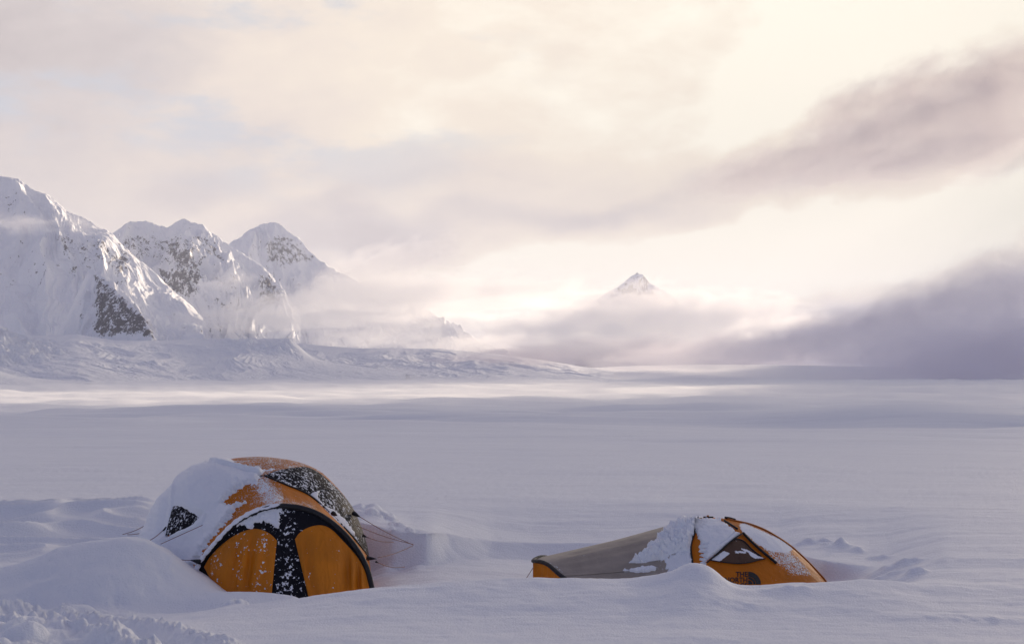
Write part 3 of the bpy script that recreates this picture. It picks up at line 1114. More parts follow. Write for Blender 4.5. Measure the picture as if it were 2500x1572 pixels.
def haze():
    x0, x1, y0, y1, z0, z1 = -9000, 9000, -300, 16000, -26, 1150
    V = [(x, y, z) for z in (z0, z1) for y in (y0, y1) for x in (x0, x1)]
    F = [(0, 2, 3, 1), (4, 5, 7, 6), (0, 1, 5, 4), (2, 6, 7, 3), (0, 4, 6, 2), (1, 3, 7, 5)]
    me = bpy.data.meshes.new('haze')
    me.from_pydata(V, [], F)
    me.materials.append(mat_cloud('haze_air', 4.6e-5, 0.0, homog=True, color=(0.84, 0.88, 1.0)))
    o = bpy.data.objects.new('haze', me)
    COL.objects.link(o)
    return tag(o, kind='stuff')


haze()



# ------------------------------------------------------------------ tents
from mathutils.bvhtree import BVHTree


class Skin:
    """a built surface that other pieces of cloth can be laid on"""
    def __init__(self, grids):
        V, F = [], []
        for P in grids:
            n, m = P.shape[:2]
            b = len(V)
            V += [tuple(v) for v in P.reshape(-1, 3)]
            F += [tuple(int(k) + b for k in f) for f in grid_faces(n, m)]
        self.t = BVHTree.FromPolygons(V, F)

    def lay(self, px, py, off=0.006):
        """points of the surface seen at photo pixels, lifted off towards the viewer"""
        px = np.asarray(px, float)
        o = np.zeros(px.shape + (3,))
        eye = Vector((0, 0, CAMZ))
        for k in np.ndindex(px.shape):
            r = Vector(ray_dir(px[k], np.asarray(py)[k])).normalized()
            loc, nor, idx, dist = self.t.ray_cast(eye, r)
            if loc is None:
                best = None
                for dd in np.linspace(14.0, 20.5, 66):
                    q = eye + r * dd
                    l2, n2, i2, d2 = self.t.find_nearest(q)
                    if best is None or d2 < best[0]:
                        best = (d2, l2, n2)
                loc, nor = best[1], best[2]
            if nor.dot(r) > 0:
                nor = -nor
            o[k] = loc + nor * off
        return o


def strip_px(top, bot, n, m, skin, off):
    A = resample(top, n)
    B = resample(bot, n)
    t = np.linspace(0, 1, m)[None, :, None]
    Q = A[:, None] * (1 - t) + B[:, None] * t
    return skin.lay(Q[..., 0], Q[..., 1], off), Q


def grid_obj(name, P, mat, parent, attrs=None, keep=None):
    n, m = P.shape[:2]
    return mesh_obj(name, P, grid_faces(n, m, keep), mat, parent, attrs=attrs)


def outward(P, c):
    N = grid_normals(P)
    s = np.sign(((P - np.asarray(c)) * N).sum(-1, keepdims=True))
    s[s == 0] = 1
    return N * s


class SnowBuild:
    """collects lying snow from several surfaces into one mesh"""
    def __init__(self):
        self.V, self.F, self.n = [], [], 0

    def add(self, P, N, T, lo=-0.006):
        keep = T > lo
        f = grid_faces(P.shape[0], P.shape[1], keep)
        self.V.append((P + N * np.maximum(T, lo - 0.012)[..., None]).reshape(-1, 3))
        self.F.append(f + self.n)
        self.n += P.shape[0] * P.shape[1]

    def build(self, name, mat, parent=None):
        V = np.concatenate(self.V)
        F = np.concatenate(self.F)
        used = np.unique(F)
        m = np.full(len(V), -1)
        m[used] = np.arange(len(used))
        return mesh_obj(name, V[used], m[F], mat, parent)


def revolve(cx, cy, prof, kd, n=160, m=90):
    """dome: profile [(z, half width)] from base to apex"""
    pr = resample(prof, m)
    th = np.linspace(0, 2 * np.pi, n)
    z, w = pr[:, 0], np.maximum(pr[:, 1], 0.002)
    P = np.stack([cx + np.cos(th)[:, None] * w[None], cy + kd * np.sin(th)[:, None] * w[None],
                  np.broadcast_to(z[None], (n, m))], -1)
    return P


ORANGE = (0.70, 0.215, 0.004)
BLACK = (0.012, 0.012, 0.016)
M_ORANGE = mat_fabric('orange_nylon', ORANGE, translucent=0.35, scale=38.0, stretch=(1.5, 1.5, 0.7), edge=0.05)
M_ORANGE_DOOR = mat_fabric('orange_door_nylon', ORANGE, translucent=0.12, folds=0.65)
M_BLACK = mat_fabric('black_mesh', BLACK, translucent=0.0, scale=30.0, stretch=(1, 1, 0.7), spec=0.08, edge=0.03)
M_TRIM = mat_fabric('black_webbing', (0.014, 0.014, 0.017), translucent=0.0)
M_TAN = mat_fabric('grey_tan_nylon', (0.43, 0.375, 0.315), translucent=0.2, scale=30.0)
M_BROWN = mat_fabric('brown_mesh', (0.085, 0.042, 0.022), translucent=0.0)
M_CORD = mat_plain('rust_cord', (0.20, 0.075, 0.04))
M_POLE = mat_plain('dark_pole', (0.02, 0.02, 0.025), 0.4)
M_TABS = mat_plain('orange_tab', (0.50, 0.17, 0.03))
M_PRINT = mat_plain('black_print', (0.012, 0.011, 0.012), 0.6)


def ZL(pts):
    return [(340 + x / 3.1684, 1080 + y / 3.1684) for x, y in pts]


def sdz(ppx, ppy, poly):
    return poly_sd(ppx, ppy, ZL(poly))


def big_tent():
    D = 18.2
    root = empty('dome_tent', at(640, 1440, 17.4))
    tag(root, 'taller orange and black dome tent half buried on its left side under packed snow', 'tent')
    # ---- main dome
    cx = float(at(621, 1364, D)[0])
    rows = [(1230, 288), (1150, 285), (880, 274), (720, 264), (640, 253), (490, 231), (380, 206), (250, 166), (190, 134), (150, 98), (126, 60), (114, 26), (111, 0)]
    prof = [(zrow(1080 + r / 3.1684, D), w * D / FPX) for r, w in rows]
    prof = [(-1.0, prof[0][1] + 0.01)] + prof
    dome = revolve(cx, D, prof, 1.0)
    dc = np.array([cx, D, 0.0])
    sk = Skin([dome])
    px, py = to_px(dome)
    fr = 0.52 + 0.0 * px
    grid_obj('canopy', dome, M_ORANGE, root, {'frost': np.clip(fr, 0, 1), 'speck': np.zeros(px.shape)})
    # ---- black fly panels, a lens of mesh on either shoulder
    ef_r = ZL([(965, 262), (1130, 332), (1310, 412), (1480, 560), (1620, 705), (1705, 805), (1768, 890)])
    eb_r = ZL([(965, 262), (1060, 225), (1180, 203), (1290, 196), (1400, 250), (1535, 372), (1640, 500), (1705, 640), (1745, 760), (1775, 880)])
    P, Q = strip_px(eb_r, ef_r, 70, 16, sk, 0.014)
    fz = 0.50 - 0.08 * sstep(Q[..., 1], 1190, 1290)
    grid_obj('mesh_panel', P, M_BLACK, root, {'frost': fz, 'speck': 0.25 * np.ones(fz.shape)})
    seam = sk.lay(*np.array(resample(ZL([(1310, 412), (1350, 378), (1420, 368), (1540, 382)]), 20)).T, 0.018)
    tube('seam', seam, 0.006, M_TRIM, root)
    tube('seam', sk.lay(*np.array(resample(ef_r, 50)).T, 0.018), 0.011, M_TRIM, root)
    ef_l = ZL([(210, 725), (300, 705), (400, 670), (470, 605), (600, 470), (800, 325), (965, 262)])
    eb_l = ZL([(205, 722), (225, 600), (262, 480), (330, 370), (450, 285), (700, 225), (965, 262)])
    P, Q = strip_px(eb_l, ef_l, 60, 16, sk, 0.012)
    grid_obj('mesh_panel', P, M_BLACK, root, {'frost': np.full(P.shape[:2], 0.47), 'speck': np.full(P.shape[:2], .3)})
    # ---- vestibule: cloth stretched from the front hoop back to the dome
    DA = 16.55
    archL = ZL([(405, 1230), (425, 1110), (448, 1005), (480, 925), (540, 845), (620, 752), (730, 640), (850, 562), (970, 513), (1110, 488)])
    archR = ZL([(1110, 488), (1230, 500), (1360, 540), (1480, 612), (1600, 720), (1700, 852), (1760, 975), (1792, 1100), (1810, 1230)])
    AL, AR = resample(archL, 46), resample(archR, 46)
    A2 = np.concatenate([AL, AR[1:]])
    A = at(A2[:, 0], A2[:, 1], DA)
    efL = ZL([(150, 1230), (170, 1050), (210, 850), (260, 730), (400, 670), (470, 605), (600, 470), (800, 325), (965, 262)])
    efR = ZL([(965, 262), (1130, 332), (1310, 412), (1480, 560), (1620, 705), (1705, 805), (1772, 890), (1800, 1010), (1815, 1230)])
    B2 = np.concatenate([resample(efL, 46), resample(efR, 46)[1:]])
    B = sk.lay(B2[:, 0], B2[:, 1], 0.010)
    t = np.linspace(0, 1, 30)[None, :, None]
    V = A[:, None] * (1 - t) + B[:, None] * t
    cen = np.array([float(at(690, 1300, 17)[0]), 17.3, -0.5])
    inw = cen - V
    inw /= np.linalg.norm(inw, axis=-1, keepdims=True)
    s_ = np.linspace(0, 1, V.shape[0])[:, None]
    V = V + inw * (0.05 * np.sin(np.pi * t))
    # folds pulled tight between hoop and dome
    fold = (np.sin(s_ * 95 + 3 * np.sin(s_ * 31) + t[..., 0] * 3) * 0.5 + 0.5 * np.sin(s_ * 57 - t[..., 0] * 5)) * np.sin(np.pi * t[..., 0])
    V = V - inw * (0.011 * fold[..., None]) * (s_[..., None] > 0.3)
    vx, vy = to_px(V)
    fr = 0.22 + 0.30 * np.exp(-(line_d(vx, vy, ZL([(950, 320), (1020, 420), (1110, 482), (1300, 520)])) / 26.0) ** 2) + 0.16 * (vx < 690) - 0.25 * sstep(vx, 780, 870)
    grid_obj('vestibule', V, M_ORANGE, root, {'frost': fr, 'speck': np.zeros(fr.shape)})
    # ---- front wall under the hoop
    f = np.linspace(0, 1, len(A))
    G = A[0][None] * (1 - f[:, None]) + A[-1][None] * f[:, None]
    G[:, 2] = -0.98
    G[:, 1] = DA - 0.62 * np.sin(np.pi * np.clip(f, 0, 1)) ** 0.8
    t = np.linspace(0, 1, 40)[None, :, None]
    Wl = A[:, None] * (1 - t) + G[:, None] * t
    wx, wy = to_px(Wl)
    sp = 0.40 + 0.25 * np.exp(-(((wx - 700) / 30) ** 2)) + 0.2 * sstep(wy, 1400, 1450)
    sp = sp * (1 - 0.9 * sstep(wx, 745, 800))
    grid_obj('front_wall', Wl, M_BLACK, root, {'frost': np.full(sp.shape, 0.02), 'speck': sp})
    skw = Skin([Wl])
    for top, bot, sp0 in ((ZL([(505, 962), (540, 900), (600, 830), (700, 745), (800, 690), (890, 668), (960, 680), (1020, 712), (1066, 758)]),
                           ZL([(505, 962), (560, 1065), (640, 1180), (740, 1240), (840, 1255), (930, 1255), (1018, 1255)]), 0.42),
                          (ZL([(1204, 748), (1240, 700), (1310, 657), (1400, 640), (1480, 668), (1570, 755), (1680, 880), (1740, 985), (1784, 1115)]),
                           ZL([(1322, 1255), (1420, 1258), (1520, 1258), (1620, 1250), (1700, 1235), (1755, 1190), (1784, 1115)]), 0.20)):
        P, Q = strip_px(top, bot, 60, 40, skw, 0.010)
        u = np.linspace(0, 1, 60)[:, None]
        v = np.linspace(0, 1, 40)[None, :]
        # loose vertical folds in the cloth
        P[..., 1] -= 0.042 * (1 + np.sin(u * 23 + 2.5 * np.sin(u * 9) + v * 1.2)) * np.sin(np.pi * v) ** 0.6 * np.abs(np.sin(np.pi * u)) ** 0.5
        sp = sp0 + 0.15 * np.sin(Q[..., 0] * 0.11) - 0.3 * sstep(Q[..., 0], 820, 900)
        grid_obj('door_panel', P, M_ORANGE_DOOR, root, {'frost': np.zeros(sp.shape), 'speck': np.clip(sp, 0.02, 1)})
    edge = A + np.array([0, -0.008, 0])
    k = np.linspace(0, 1, len(edge))
    tube('pole_sleeve', edge, 0.036, M_TRIM, root, n=10, taper=0.85 + 0.35 * np.abs(k - 0.5))
    # ---- lying snow
    S = SnowBuild()
    S1 = [(965, 258), (955, 300), (925, 345), (850, 352), (800, 374), (690, 455), (780, 440), (865, 425), (885, 470), (800, 510), (745, 560), (722, 612),
          (640, 690), (560, 800), (490, 900), (430, 1010), (300, 1250), (-300, 1250), (-300, 60), (640, 60), (770, 138), (800, 155), (1000, 182), (1140, 190), (1165, 203), (1100, 210), (1030, 235)]
    HOLE = [(206, 722), (232, 580), (262, 500), (345, 530), (400, 560), (465, 605), (430, 655), (350, 690)]
    CRACKS = [([(690, 455), (760, 405), (820, 365)], 0.05, 4), ([(540, 165), (640, 185), (740, 205), (850, 235), (950, 258)], 0.045, 5),
              ([(170, 780), (300, 730), (430, 680), (500, 625), (530, 570)], 0.025, 4), ([(590, 490), (640, 475)], 0.02, 3)]

    def thick(P, base, sharp, hole=True):
        x, y = to_px(P)
        wob = 3.2 * fbm(x / 22.0, y / 11.0, 4) + 3.0 * fbm(x / 7.0, y / 5.0, 2)
        sd = sdz(x, y, S1) + wob * (1.0 if hole else 1.5) - (0.0 if hole else 5.0)
        hd = -sdz(x, y, HOLE) + 2.0 * fbm(x / 10.0, y / 10.0, 3)
        T = base * sstep(sd, 0, sharp) * (0.72 + 0.28 * sstep(y, 1110, 1200)) - 0.02 * (sd < 0) - 0.010
        hd = hd if hole else hd * 0 + 99
        T = T * sstep(hd, -3, 26) - 0.012 * (1 - sstep(hd, 0, 6))
        T = T + 0.020 * fbm(x / 45.0, y / 45.0 + 4, 3) * sstep(sd, 0, 20) * sstep(hd, 0, 25) + 0.003 * fbm(x / 6.0, y / 6.0, 2)
        for pts, dep, w in CRACKS:
            T = T - dep * np.exp(-(line_d(x, y, ZL(pts)) / (w * 0.55)) ** 2)
        # drift ridge along the shoulder
        T = T + 0.030 * np.exp(-(line_d(x, y, ZL([(430, 165), (300, 300), (262, 480), (225, 620), (190, 760)])) / 4.0) ** 2)
        T = T + 0.035 * np.exp(-(line_d(x, y, ZL([(520, 150), (660, 175), (800, 205), (930, 240)])) / 5.0) ** 2)
        return T
    big = revolve(cx, D, prof, 1.0, 460, 260)
    S.add(big, outward(big, dc), thick(big, 0.066, 22))
    tt = np.linspace(0, 1, 90)
    ui = np.linspace(0, V.shape[0] - 1, 320)
    V2 = np.stack([[np.interp(tt, np.linspace(0, 1, 30), np.stack([np.interp(ui, np.arange(V.shape[0]), V[:, j, c]) for j in range(30)], 1)[i])
                    for i in range(320)] for c in range(3)], -1)
    T = thick(V2, 0.06, 14, False)
    su = np.linspace(0, 1, 320)[:, None]
    T = np.where(T > 0, T, T) + (0.055 * np.exp(-(tt[None] / 0.07) ** 2) * (1 - sstep(su, 0.44, 0.50)) * (0.8 + 0.4 * fbm(su * 40, tt[None] * 6, 3)))
    S.add(V2, outward(V2, cen), T)
    # a line of snow lying on the left of the hoop sleeve
    na = 200
    ka = np.linspace(6, 44.5, na)
    E_ = np.stack([np.interp(ka, np.arange(len(edge)), edge[:, c]) for c in range(3)], -1)
    ps = np.linspace(0, 2 * np.pi, 13)
    rr = (0.034 + 0.016 * fbm(ka * 0.7, ka * 0 + 2.0, 4)) * np.clip(np.minimum(ka - 6, 44.5 - ka) / 2.0, 0, 1)
    Pt = E_[:, None] + np.array([-0.004, -0.022, 0.020]) + rr[:, None, None] * np.stack([np.cos(ps) * 0.9, np.sin(ps), np.cos(ps) * 0.2 + np.sin(ps) * 0.5], -1)[None]
    Pt[..., 2] += rr[:, None] * 0.6 * np.sin(ps * 1.0)[None] * 0.3
    S.add(Pt, np.zeros_like(Pt), np.zeros(Pt.shape[:2]))
    # snow stuck along the left of the hoop and on the shoulder panel
    ti = np.linspace(0, 1, 150)
    W2 = np.stack([[np.interp(ti, np.linspace(0, 1, 40), np.stack([np.interp(ui, np.arange(Wl.shape[0]), Wl[:, j, c]) for j in range(40)], 1)[i])
                    for i in range(320)] for c in range(3)], -1)
    x, y = to_px(W2)
    sd = sdz(x, y, [(585, 790), (720, 636), (850, 556), (960, 510), (1107, 484), (1100, 560), (1090, 640), (1072, 700), (1040, 655), (985, 625), (900, 632), (880, 665), (835, 690), (812, 650), (740, 652), (690, 705), (630, 765)])
    sd = sd + 5.0 * fbm(x / 9.0, y / 7.0, 4)
    T = 0.03 * sstep(sd, 0, 7) - 0.012 + 0.008 * fbm(x / 5.0, y / 5.0, 3)
    S.add(W2, outward(W2, cen), T)
    x, y = to_px(big)
    sd = sdz(x, y, [(1312, 412), (1345, 380), (1392, 372), (1378, 425), (1425, 485), (1520, 535), (1585, 590), (1640, 660), (1690, 770), (1600, 690), (1480, 590), (1395, 495), (1335, 432)])
    sd = sd + 4.0 + 3.0 * fbm(x / 9.0, y / 8.0, 4)
    S.add(big, outward(big, dc), np.where(big[..., 1] < D + 0.1, 0.035 * sstep(sd, 0, 9) - 0.006 + 0.004 * fbm(x / 4.0, y / 4.0, 2), -1))
    so = S.build('snow_cover', M_SNOWC)
    tag(so, 'thick smooth wind-packed snow lying over the left half of the taller dome tent', 'snow')
    # ---- guy loops and lines
    def loop(p, q, d0, d1, r=0.022):
        pts = np.linspace(at(*p, d0), at(*q, d1), 6)
        tube('guy_loop', pts, r, M_TRIM, root, taper=[1.0, 1.0, 0.85, 0.6, 0.35, 0.15])

    def guy(p, q, d0, d1, sag=0.02):
        a, b = at(*p, d0), at(*q, d1)
        tq = np.linspace(0, 1, 14)[:, None]
        pts = a * (1 - tq) + b * tq
        pts[:, 2] -= sag * np.sin(np.pi * tq[:, 0])
        tube('guyline', pts, 0.0042, M_CORD, root, n=6)
    L6 = lambda x, y: (x / 3.44, 1200 + y / 3.44)
    R4 = lambda x, y: (820 + x / 6.307, 1220 + y / 6.307)
    loop(L6(1300, 232), L6(1262, 256), 18.1, 18.1)
    guy(L6(1262, 256), L6(1030, 358), 18.1, 17.9)
    guy(L6(1262, 315), L6(1070, 360), 17.9, 17.7)
    loop(L6(1405, 300), L6(1362, 330), 17.25, 17.2)
    guy(L6(1362, 330), L6(1210, 425), 17.2, 16.6)
    guy(L6(1700, 280), L6(1350, 438), 16.75, 16.9, 0.0)
    loop(L6(1690, 590), L6(1600, 574), 16.5, 16.5, 0.03)
    guy(L6(1600, 574), L6(1400, 528), 16.5, 16.45)
    loop(R4(265, 200), R4(375, 262), 18.0, 17.95, 0.03)
    guy(R4(375, 262), R4(1190, 690), 17.95, 18.72)
    guy(R4(330, 400), R4(1190, 682), 17.9, 18.72)
    loop(R4(405, 545), R4(485, 574), 17.9, 17.9, 0.02)
    guy(R4(485, 574), R4(890, 650), 17.9, 18.6)
    loop(R4(470, 895), R4(630, 905), 17.3, 17.3, 0.026)
    guy(R4(640, 890), R4(1190, 700), 17.3, 18.7)
    guy(R4(640, 960), R4(1060, 1030), 17.2, 18.0, 0.03)
    loop(R4(610, 945), R4(655, 965), 17.2, 17.2, 0.014)
    loop((812, 1252), (823, 1258), 17.05, 17.0, 0.03)
    return root


big_tent()


def ZR(pts):
    return [(1260 + x / 2.408, 1240 + y / 2.408) for x, y in pts]


def Z8(pts):
    return [(1650 + x / 6.02, 1250 + y / 6.02) for x, y in pts]


def low_tent():
    D = 17.6
    root = empty('tunnel_tent', at(1640, 1425, 17.0))
    tag(root, 'low orange tent with a long grey-tan tail sunk behind a snow berm', 'tent')
    cx = float(at(1729, 1300, D)[0])
    rows = [(58, 0), (60, 26), (65, 46), (76, 70), (95, 104), (135, 146), (190, 183), (260, 216), (330, 246), (425, 284), (520, 312)]
    rows = rows[::-1]
    prof = [(zrow(1240 + r / 2.408, D), w * D / FPX) for r, w in rows]
    prof = [(-1.0, prof[0][1] + 0.04)] + prof
    dome = revolve(cx, D, prof, 0.86)
    lop = lambda P: np.stack([np.where(P[..., 0] < cx, cx + (P[..., 0] - cx) * 0.6, P[..., 0]), P[..., 1], P[..., 2]], -1)
    dome = lop(dome)
    dc = np.array([cx, D, -0.3])
    sk = Skin([dome])
    x, y = to_px(dome)
    # rime thick high on the right panel, thinning downwards
    fr = 0.95 * sstep(poly_sd(x, y, Z8([(740, 120), (1000, 160), (1300, 280), (1560, 400), (1730, 540), (1660, 600), (1400, 580), (1200, 480), (1050, 340), (900, 220)])), -6, 5)
    fr = np.maximum(fr, 0.60 * sstep(poly_sd(x, y, Z8([(860, 180), (1300, 300), (1720, 540), (1900, 720), (2080, 960), (1700, 960), (1450, 760), (1250, 560), (1000, 330)])), -6, 12))
    fr = np.maximum(fr, 0.30 * sstep(x, 1850, 1890) * sstep(y, 1350, 1400))
    fr = fr * sstep(x, 1795, 1815)
    # ---- panels over the dome: body, door window
    grid_obj('canopy', dome, M_ORANGE, root, {'frost': fr, 'speck': np.zeros(fr.shape)})
    P, Q = strip_px(Z8([(500, 712), (600, 630), (760, 490), (850, 415), (900, 405), (1000, 440), (1120, 560), (1250, 660), (1310, 690)]),
                    Z8([(500, 712), (640, 735), (800, 755), (930, 762), (1080, 745), (1200, 715), (1310, 690)]), 50, 24, sk, 0.010)
    sn = np.maximum(sstep(poly_sd(Q[..., 0], Q[..., 1], Z8([(500, 715), (700, 570), (800, 610), (700, 690), (640, 730)])), -2, 3),
                    sstep(poly_sd(Q[..., 0], Q[..., 1], Z8([(950, 530), (1060, 560), (1200, 640), (1310, 685), (1150, 690), (1080, 640), (1060, 600), (960, 560)])), -2, 3))
    sn = np.maximum(sn, 0.75 * sstep(poly_sd(Q[..., 0], Q[..., 1], Z8([(850, 570), (1030, 580), (1030, 610), (870, 610)])), -2, 2))
    wdw = grid_obj('door_window', P, M_BROWN, root, {'frost': sn * 1.15, 'speck': np.full(sn.shape, 0.18)})
    tag(wdw, 'brown mesh door window flecked with snow')
    tube('window_piping', sk.lay(*np.array(resample(Z8([(500, 712), (640, 735), (800, 755), (930, 762), (1080, 745), (1200, 715), (1310, 690)]), 40)).T, 0.014), 0.006, M_TRIM, root)
    tube('window_piping', sk.lay(*np.array(resample(Z8([(850, 415), (900, 405), (1000, 440), (1120, 560), (1250, 660)]), 40)).T, 0.014), 0.008, M_TRIM, root)
    tube('door_seam', sk.lay(*np.array(resample(Z8([(985, 325), (860, 405), (720, 520), (580, 650), (460, 755)]), 40)).T, 0.024), 0.009, M_TRIM, root)
    tube('door_seam', sk.lay(*np.array(resample(Z8([(985, 325), (1120, 465), (1260, 590), (1380, 690), (1470, 765)]), 40)).T, 0.020), 0.016, M_TRIM, root)
    tube('door_seam', sk.lay(*np.array(resample(Z8([(700, 135), (800, 195), (900, 260)]), 20)).T, 0.016), 0.013, M_TRIM, root)
    # pole along the right edge of the dome
    tube('tent_pole', sk.lay(*np.array(resample(Z8([(735, 100), (860, 130), (1080, 180), (1280, 255), (1480, 365), (1700, 515), (1900, 695), (2060, 860), (2185, 1000), (2240, 1090)]), 60)).T, 0.010), 0.010, M_TABS, root)
    tube('pole_tip', sk.lay(*np.array(resample(Z8([(715, 100), (790, 110), (870, 132)]), 10)).T, 0.02), 0.014, M_TRIM, root)
    # ---- long tail
    n = 26
    seam = resample(ZR([(1088, 66), (1062, 110), (1048, 160), (1033, 205), (1029, 245), (1036, 300), (1042, 345), (1046, 440)]), n)
    Sx = sk.lay(seam[:, 0], seam[:, 1], 0.012)
    Sf = Sx.copy()
    Sf[:, 1] = 2 * D - Sx[:, 1]
    hoop = resample(ZR([(105, 309), (150, 314), (190, 330), (225, 358), (258, 388), (290, 412), (330, 450)]), n)
    hd = 17.5 - 0.75 * np.linspace(0, 1, n) ** 0.7
    Hx = np.stack([at(hoop[i, 0], hoop[i, 1], hd[i]) for i in range(n)])
    Hf = Hx.copy()
    Hf[:, 1] = 2 * 17.5 - Hx[:, 1]
    m = 60
    ring0 = np.concatenate([Hf[::-1], Hx[1:]])
    ring1 = np.concatenate([Sf[::-1], Sx[1:]])
    t = np.linspace(0, 1, m)[None, :, None]
    V = ring0[:, None] * (1 - t) + ring1[:, None] * t
    V[..., 2] -= 0.018 * np.sin(np.pi * t[..., 0])
    s_ = np.linspace(-1, 1, V.shape[0])[:, None]
    V[..., 2] += 0.006 * np.sin(s_ * 34 + t[..., 0] * 3) * np.sin(np.pi * t[..., 0])
    vx, vy = to_px(V)
    fr = 0.55 * sstep(vx, 1600, 1690) + 0.30 * sstep(vx, 1500, 1600) + 0.5 * np.exp(-(line_d(vx, vy, ZR([(200, 322), (240, 345), (290, 395)])) / 6.0) ** 2)
    grid_obj('tail', V, M_TAN, root, {'frost': fr, 'speck': np.full(fr.shape, 0.12)})
    tube('tail_hoop', ring0 + np.array([-0.01, -0.01, 0.0]), 0.026, M_TRIM, root)
    cen = np.array([float(at(1450, 1380, 17.5)[0]), 17.5, -0.6])
    tube('tail_seam', np.stack([V[-8, j] for j in range(0, 44)]) + np.array([0, -0.004, 0.004]), 0.005, M_TAN, root)
    tube('dome_seam', Sx, 0.012, M_TRIM, root)
    # end wall closing the tail: from the hoop forward to an upright nose
    nose = np.stack([at(101, 0, 17.2)] * n)
    nz = at(*ZR([(101, 322)])[0], 17.35)
    nb = nz.copy()
    nb[2] = -1.0
    E = []
    for i in range(n):
        q = nz * (1 - i / (n - 1)) + nb * (i / (n - 1))
        E.append([Hx[i] * (1 - k) + q * k for k in np.linspace(0, 1, 12)])
    E = np.array(E)
    E2 = E.copy()
    E2[..., 1] = 2 * 17.5 - E[..., 1]
    ew = grid_obj('end_wall', np.concatenate([E2[::-1], E[1:]]), M_ORANGE_DOOR, root, {'frost': np.zeros((2 * n - 1, 12)), 'speck': np.full((2 * n - 1, 12), .1)})
    # ---- lying snow
    S = SnowBuild()
    big = lop(revolve(cx, D, prof, 0.86, 420, 200))
    x, y = to_px(big)
    sd = poly_sd(x, y, ZR([(985, 70), (1040, 56), (1210, 56), (1235, 82), (1290, 125), (1328, 152), (1250, 222), (1135, 312), (1120, 340), (1070, 345), (1075, 300), (1068, 250), (1075, 205), (1062, 180), (1052, 150), (1000, 130)]))
    sd = sd + 3.2 * fbm(x / 8.0, y / 4.0, 4) 
    streak = sstep(poly_sd(x, y, ZR([(1060, 185), (1140, 205), (1120, 320), (1055, 330)])), -2, 6)
    T = 0.045 * sstep(sd, 0, 10) - 0.012 - 0.030 * streak * (0.45 + 0.9 * np.sin(y * 0.62 + 2 * fbm(x / 20, y / 6, 2)))
    T = T + 0.010 * fbm(x / 20.0, y / 12.0, 3) * sstep(sd, 0, 10) - 0.02 * np.exp(-(line_d(x, y, Z8([(870, 290), (760, 400), (640, 480)])) / 1.6) ** 2)
    T = np.where(sd < 0, -1, T)
    S.add(big, outward(big, dc), T)
    # slumped heap where tail and dome meet
    mm = 280
    tt = np.linspace(0, 1, mm)
    ui = np.linspace(0, V.shape[0] - 1, 240)
    V2 = np.stack([np.interp(ui, np.arange(V.shape[0]), V[:, j, c]) for c in range(3) for j in range(m)], 1).reshape(240, 3, m)
    V2 = np.stack([[np.interp(tt, np.linspace(0, 1, m), V2[i, c]) for i in range(240)] for c in range(3)], -1)
    x, y = to_px(V2)
    sd = poly_sd(x, y, ZR([(835, 158), (870, 130), (900, 100), (1000, 60), (1110, 50), (1080, 130), (1055, 160), (1035, 220), (1030, 262), (960, 262), (900, 282), (860, 308), (760, 322), (640, 330), (690, 290), (760, 235), (820, 190)]))
    sd2 = poly_sd(x, y, ZR([(630, 368), (720, 345), (800, 335), (835, 345), (820, 372), (700, 384)]))
    sd3 = poly_sd(x, y, ZR([(870, 285), (960, 255), (1034, 240), (1042, 340), (1000, 370), (880, 385)]))
    n1 = 0.35 * fbm(x / 11.0, y / 8.0, 3) + 0.8 * fbm(x / 24.0, y / 17.0, 3)
    sdn = sd + 3.0 * n1
    T = (0.085 * sstep(sdn, 0, 16) - 0.006 + 0.085 * np.abs(n1) * sstep(sdn, 0, 6)) * 1.0
    T = np.where(sdn < -1, -1, T)
    sdn2 = sd2 + 3.0 * n1
    T2 = np.where(sdn2 < -1, -1, 0.03 * sstep(sdn2, 0, 5) - 0.005 + 0.03 * np.abs(n1) * sstep(sdn2, 0, 4))
    sdn3 = sd3 + 7.0 * fbm(x / 12.0, y / 14.0, 4)
    T3 = np.where(sdn3 < -1, -1, 0.016 * sstep(sdn3, 0, 8) - 0.005 + 0.006 * fbm(x / 3.0, y / 3.0, 2))
    T = np.maximum(np.maximum(T, T2), T3)
    T = np.where(V2[..., 1] > 17.75, np.where(y < 1330, T, -1), T)
    S.add(V2, outward(V2, cen), T)
    so = S.build('snow_cover', M_SNOWC)
    tag(so, 'broken heap of soft snow slumped across the middle of the low grey-tailed tent', 'snow')
    # ---- tabs and clips on the crown
    for a, b in ((Z8([(225, 100)])[0], Z8([(210, 72)])[0]), (Z8([(475, 82)])[0], Z8([(470, 62)])[0]), (Z8([(700, 160)])[0], Z8([(680, 112)])[0])):
        q = sk.lay(np.array([a[0]]), np.array([a[1]]), 0.0)[0]
        e = at(b[0], b[1], q[1])
        tube('crown_tab', np.linspace(q - np.array([0, 0, 0.03]), e + np.array([0.0, 0, 0.015]), 5), 0.015, M_TABS, root)
    q = sk.lay(np.array([Z8([(475, 85)])[0][0]]), np.array([Z8([(475, 85)])[0][1]]), 0.0)[0]
    tube('crown_strap', np.linspace(q + np.array([-0.06, 0, 0.012]), q + np.array([0.065, 0, 0.012]), 5), 0.009, M_TRIM, root)
    a, b = at(*ZR([(103, 345)])[0], 17.3), at(*ZR([(60, 412)])[0], 17.0)
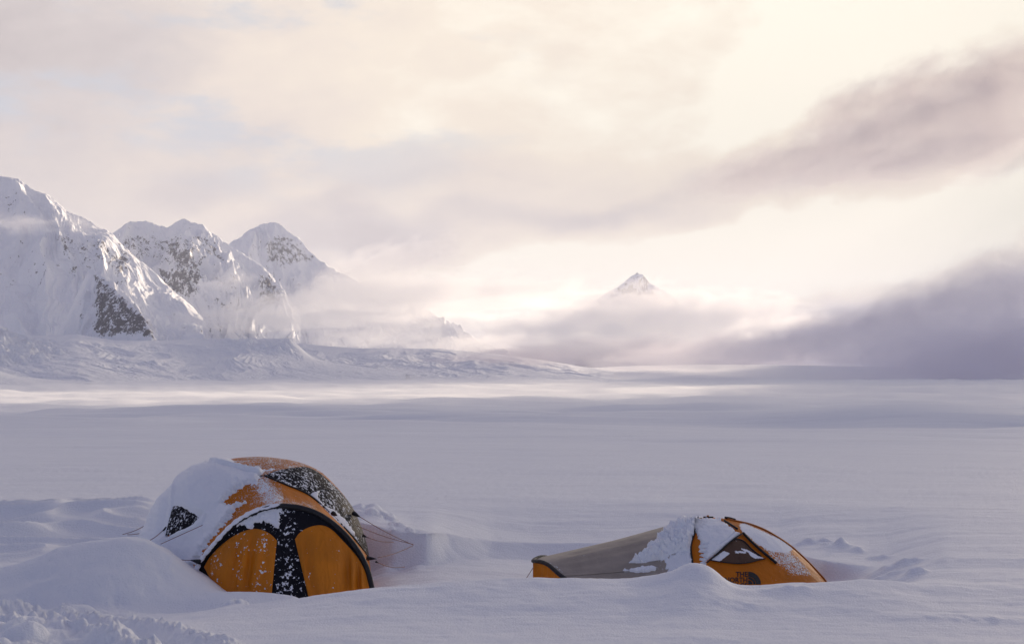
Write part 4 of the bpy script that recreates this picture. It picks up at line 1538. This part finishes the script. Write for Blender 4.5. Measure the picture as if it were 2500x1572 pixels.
    tube('guyline', np.linspace(a, b, 8), 0.0042, M_CORD, root, n=6)
    # ---- printed lettering and half-dome emblem on the flank
    cu = bpy.data.curves.new('lettering', 'FONT')
    cu.body = 'THE\nNORTH\nFACE'
    cu.align_x = 'RIGHT'
    cu.size = 1.0
    cu.offset = 0.022
    cu.space_line = 0.80
    cu.resolution_u = 3
    to = bpy.data.objects.new('lettering', cu)
    COL.objects.link(to)
    dg = bpy.context.evaluated_depsgraph_get()
    me = bpy.data.meshes.new_from_object(to.evaluated_get(dg))
    bpy.data.objects.remove(to)
    co = np.array([v.co[:] for v in me.vertices])
    # cap height of the font is about 0.73; THE is 76 zoomed pixels tall, its right edge at 1052
    sx, sy = 96.0, 104.0
    zx = 1054 + (co[:, 0] - co[:, 0].max()) * sx
    zy = 950 - co[:, 1] * sy
    pp = np.array(Z8(np.stack([zx, zy], 1)))
    W = sk.lay(pp[:, 0], pp[:, 1], 0.007)
    for v, w in zip(me.vertices, W):
        v.co = w - np.array(wloc(root))
    me.materials.append(M_PRINT)
    lo = bpy.data.objects.new('lettering', me)
    COL.objects.link(lo)
    lo.parent = root
    S8 = []
    # quarter-round emblem: three nested bands around a lower-left corner
    c0 = (1062, 1062)
    bm_p = []
    for r0, r1 in ((0.0, 62), (74, 108), (114, 186)):
        a = np.linspace(0, np.pi / 2, 26)
        inn = np.stack([c0[0] + r0 * np.cos(a), c0[1] - r0 * np.sin(a)], 1)
        ou = np.stack([c0[0] + r1 * np.cos(a), c0[1] - r1 * np.sin(a)], 1)
        S8.append((inn, ou))
    V8, F8 = [], []
    for inn, ou in S8:
        g = np.stack([np.array(Z8(inn)), np.array(Z8(inn * 0.5 + ou * 0.5)), np.array(Z8(ou))], 1)
        W = sk.lay(g[..., 0], g[..., 1], 0.007)
        b = len(V8)
        V8 += list(W.reshape(-1, 3))
        F8 += [tuple(int(q) + b for q in f) for f in grid_faces(26, 3)]
    mesh_obj('emblem', np.array(V8), np.array(F8), M_PRINT, root)
    return root


low_tent()
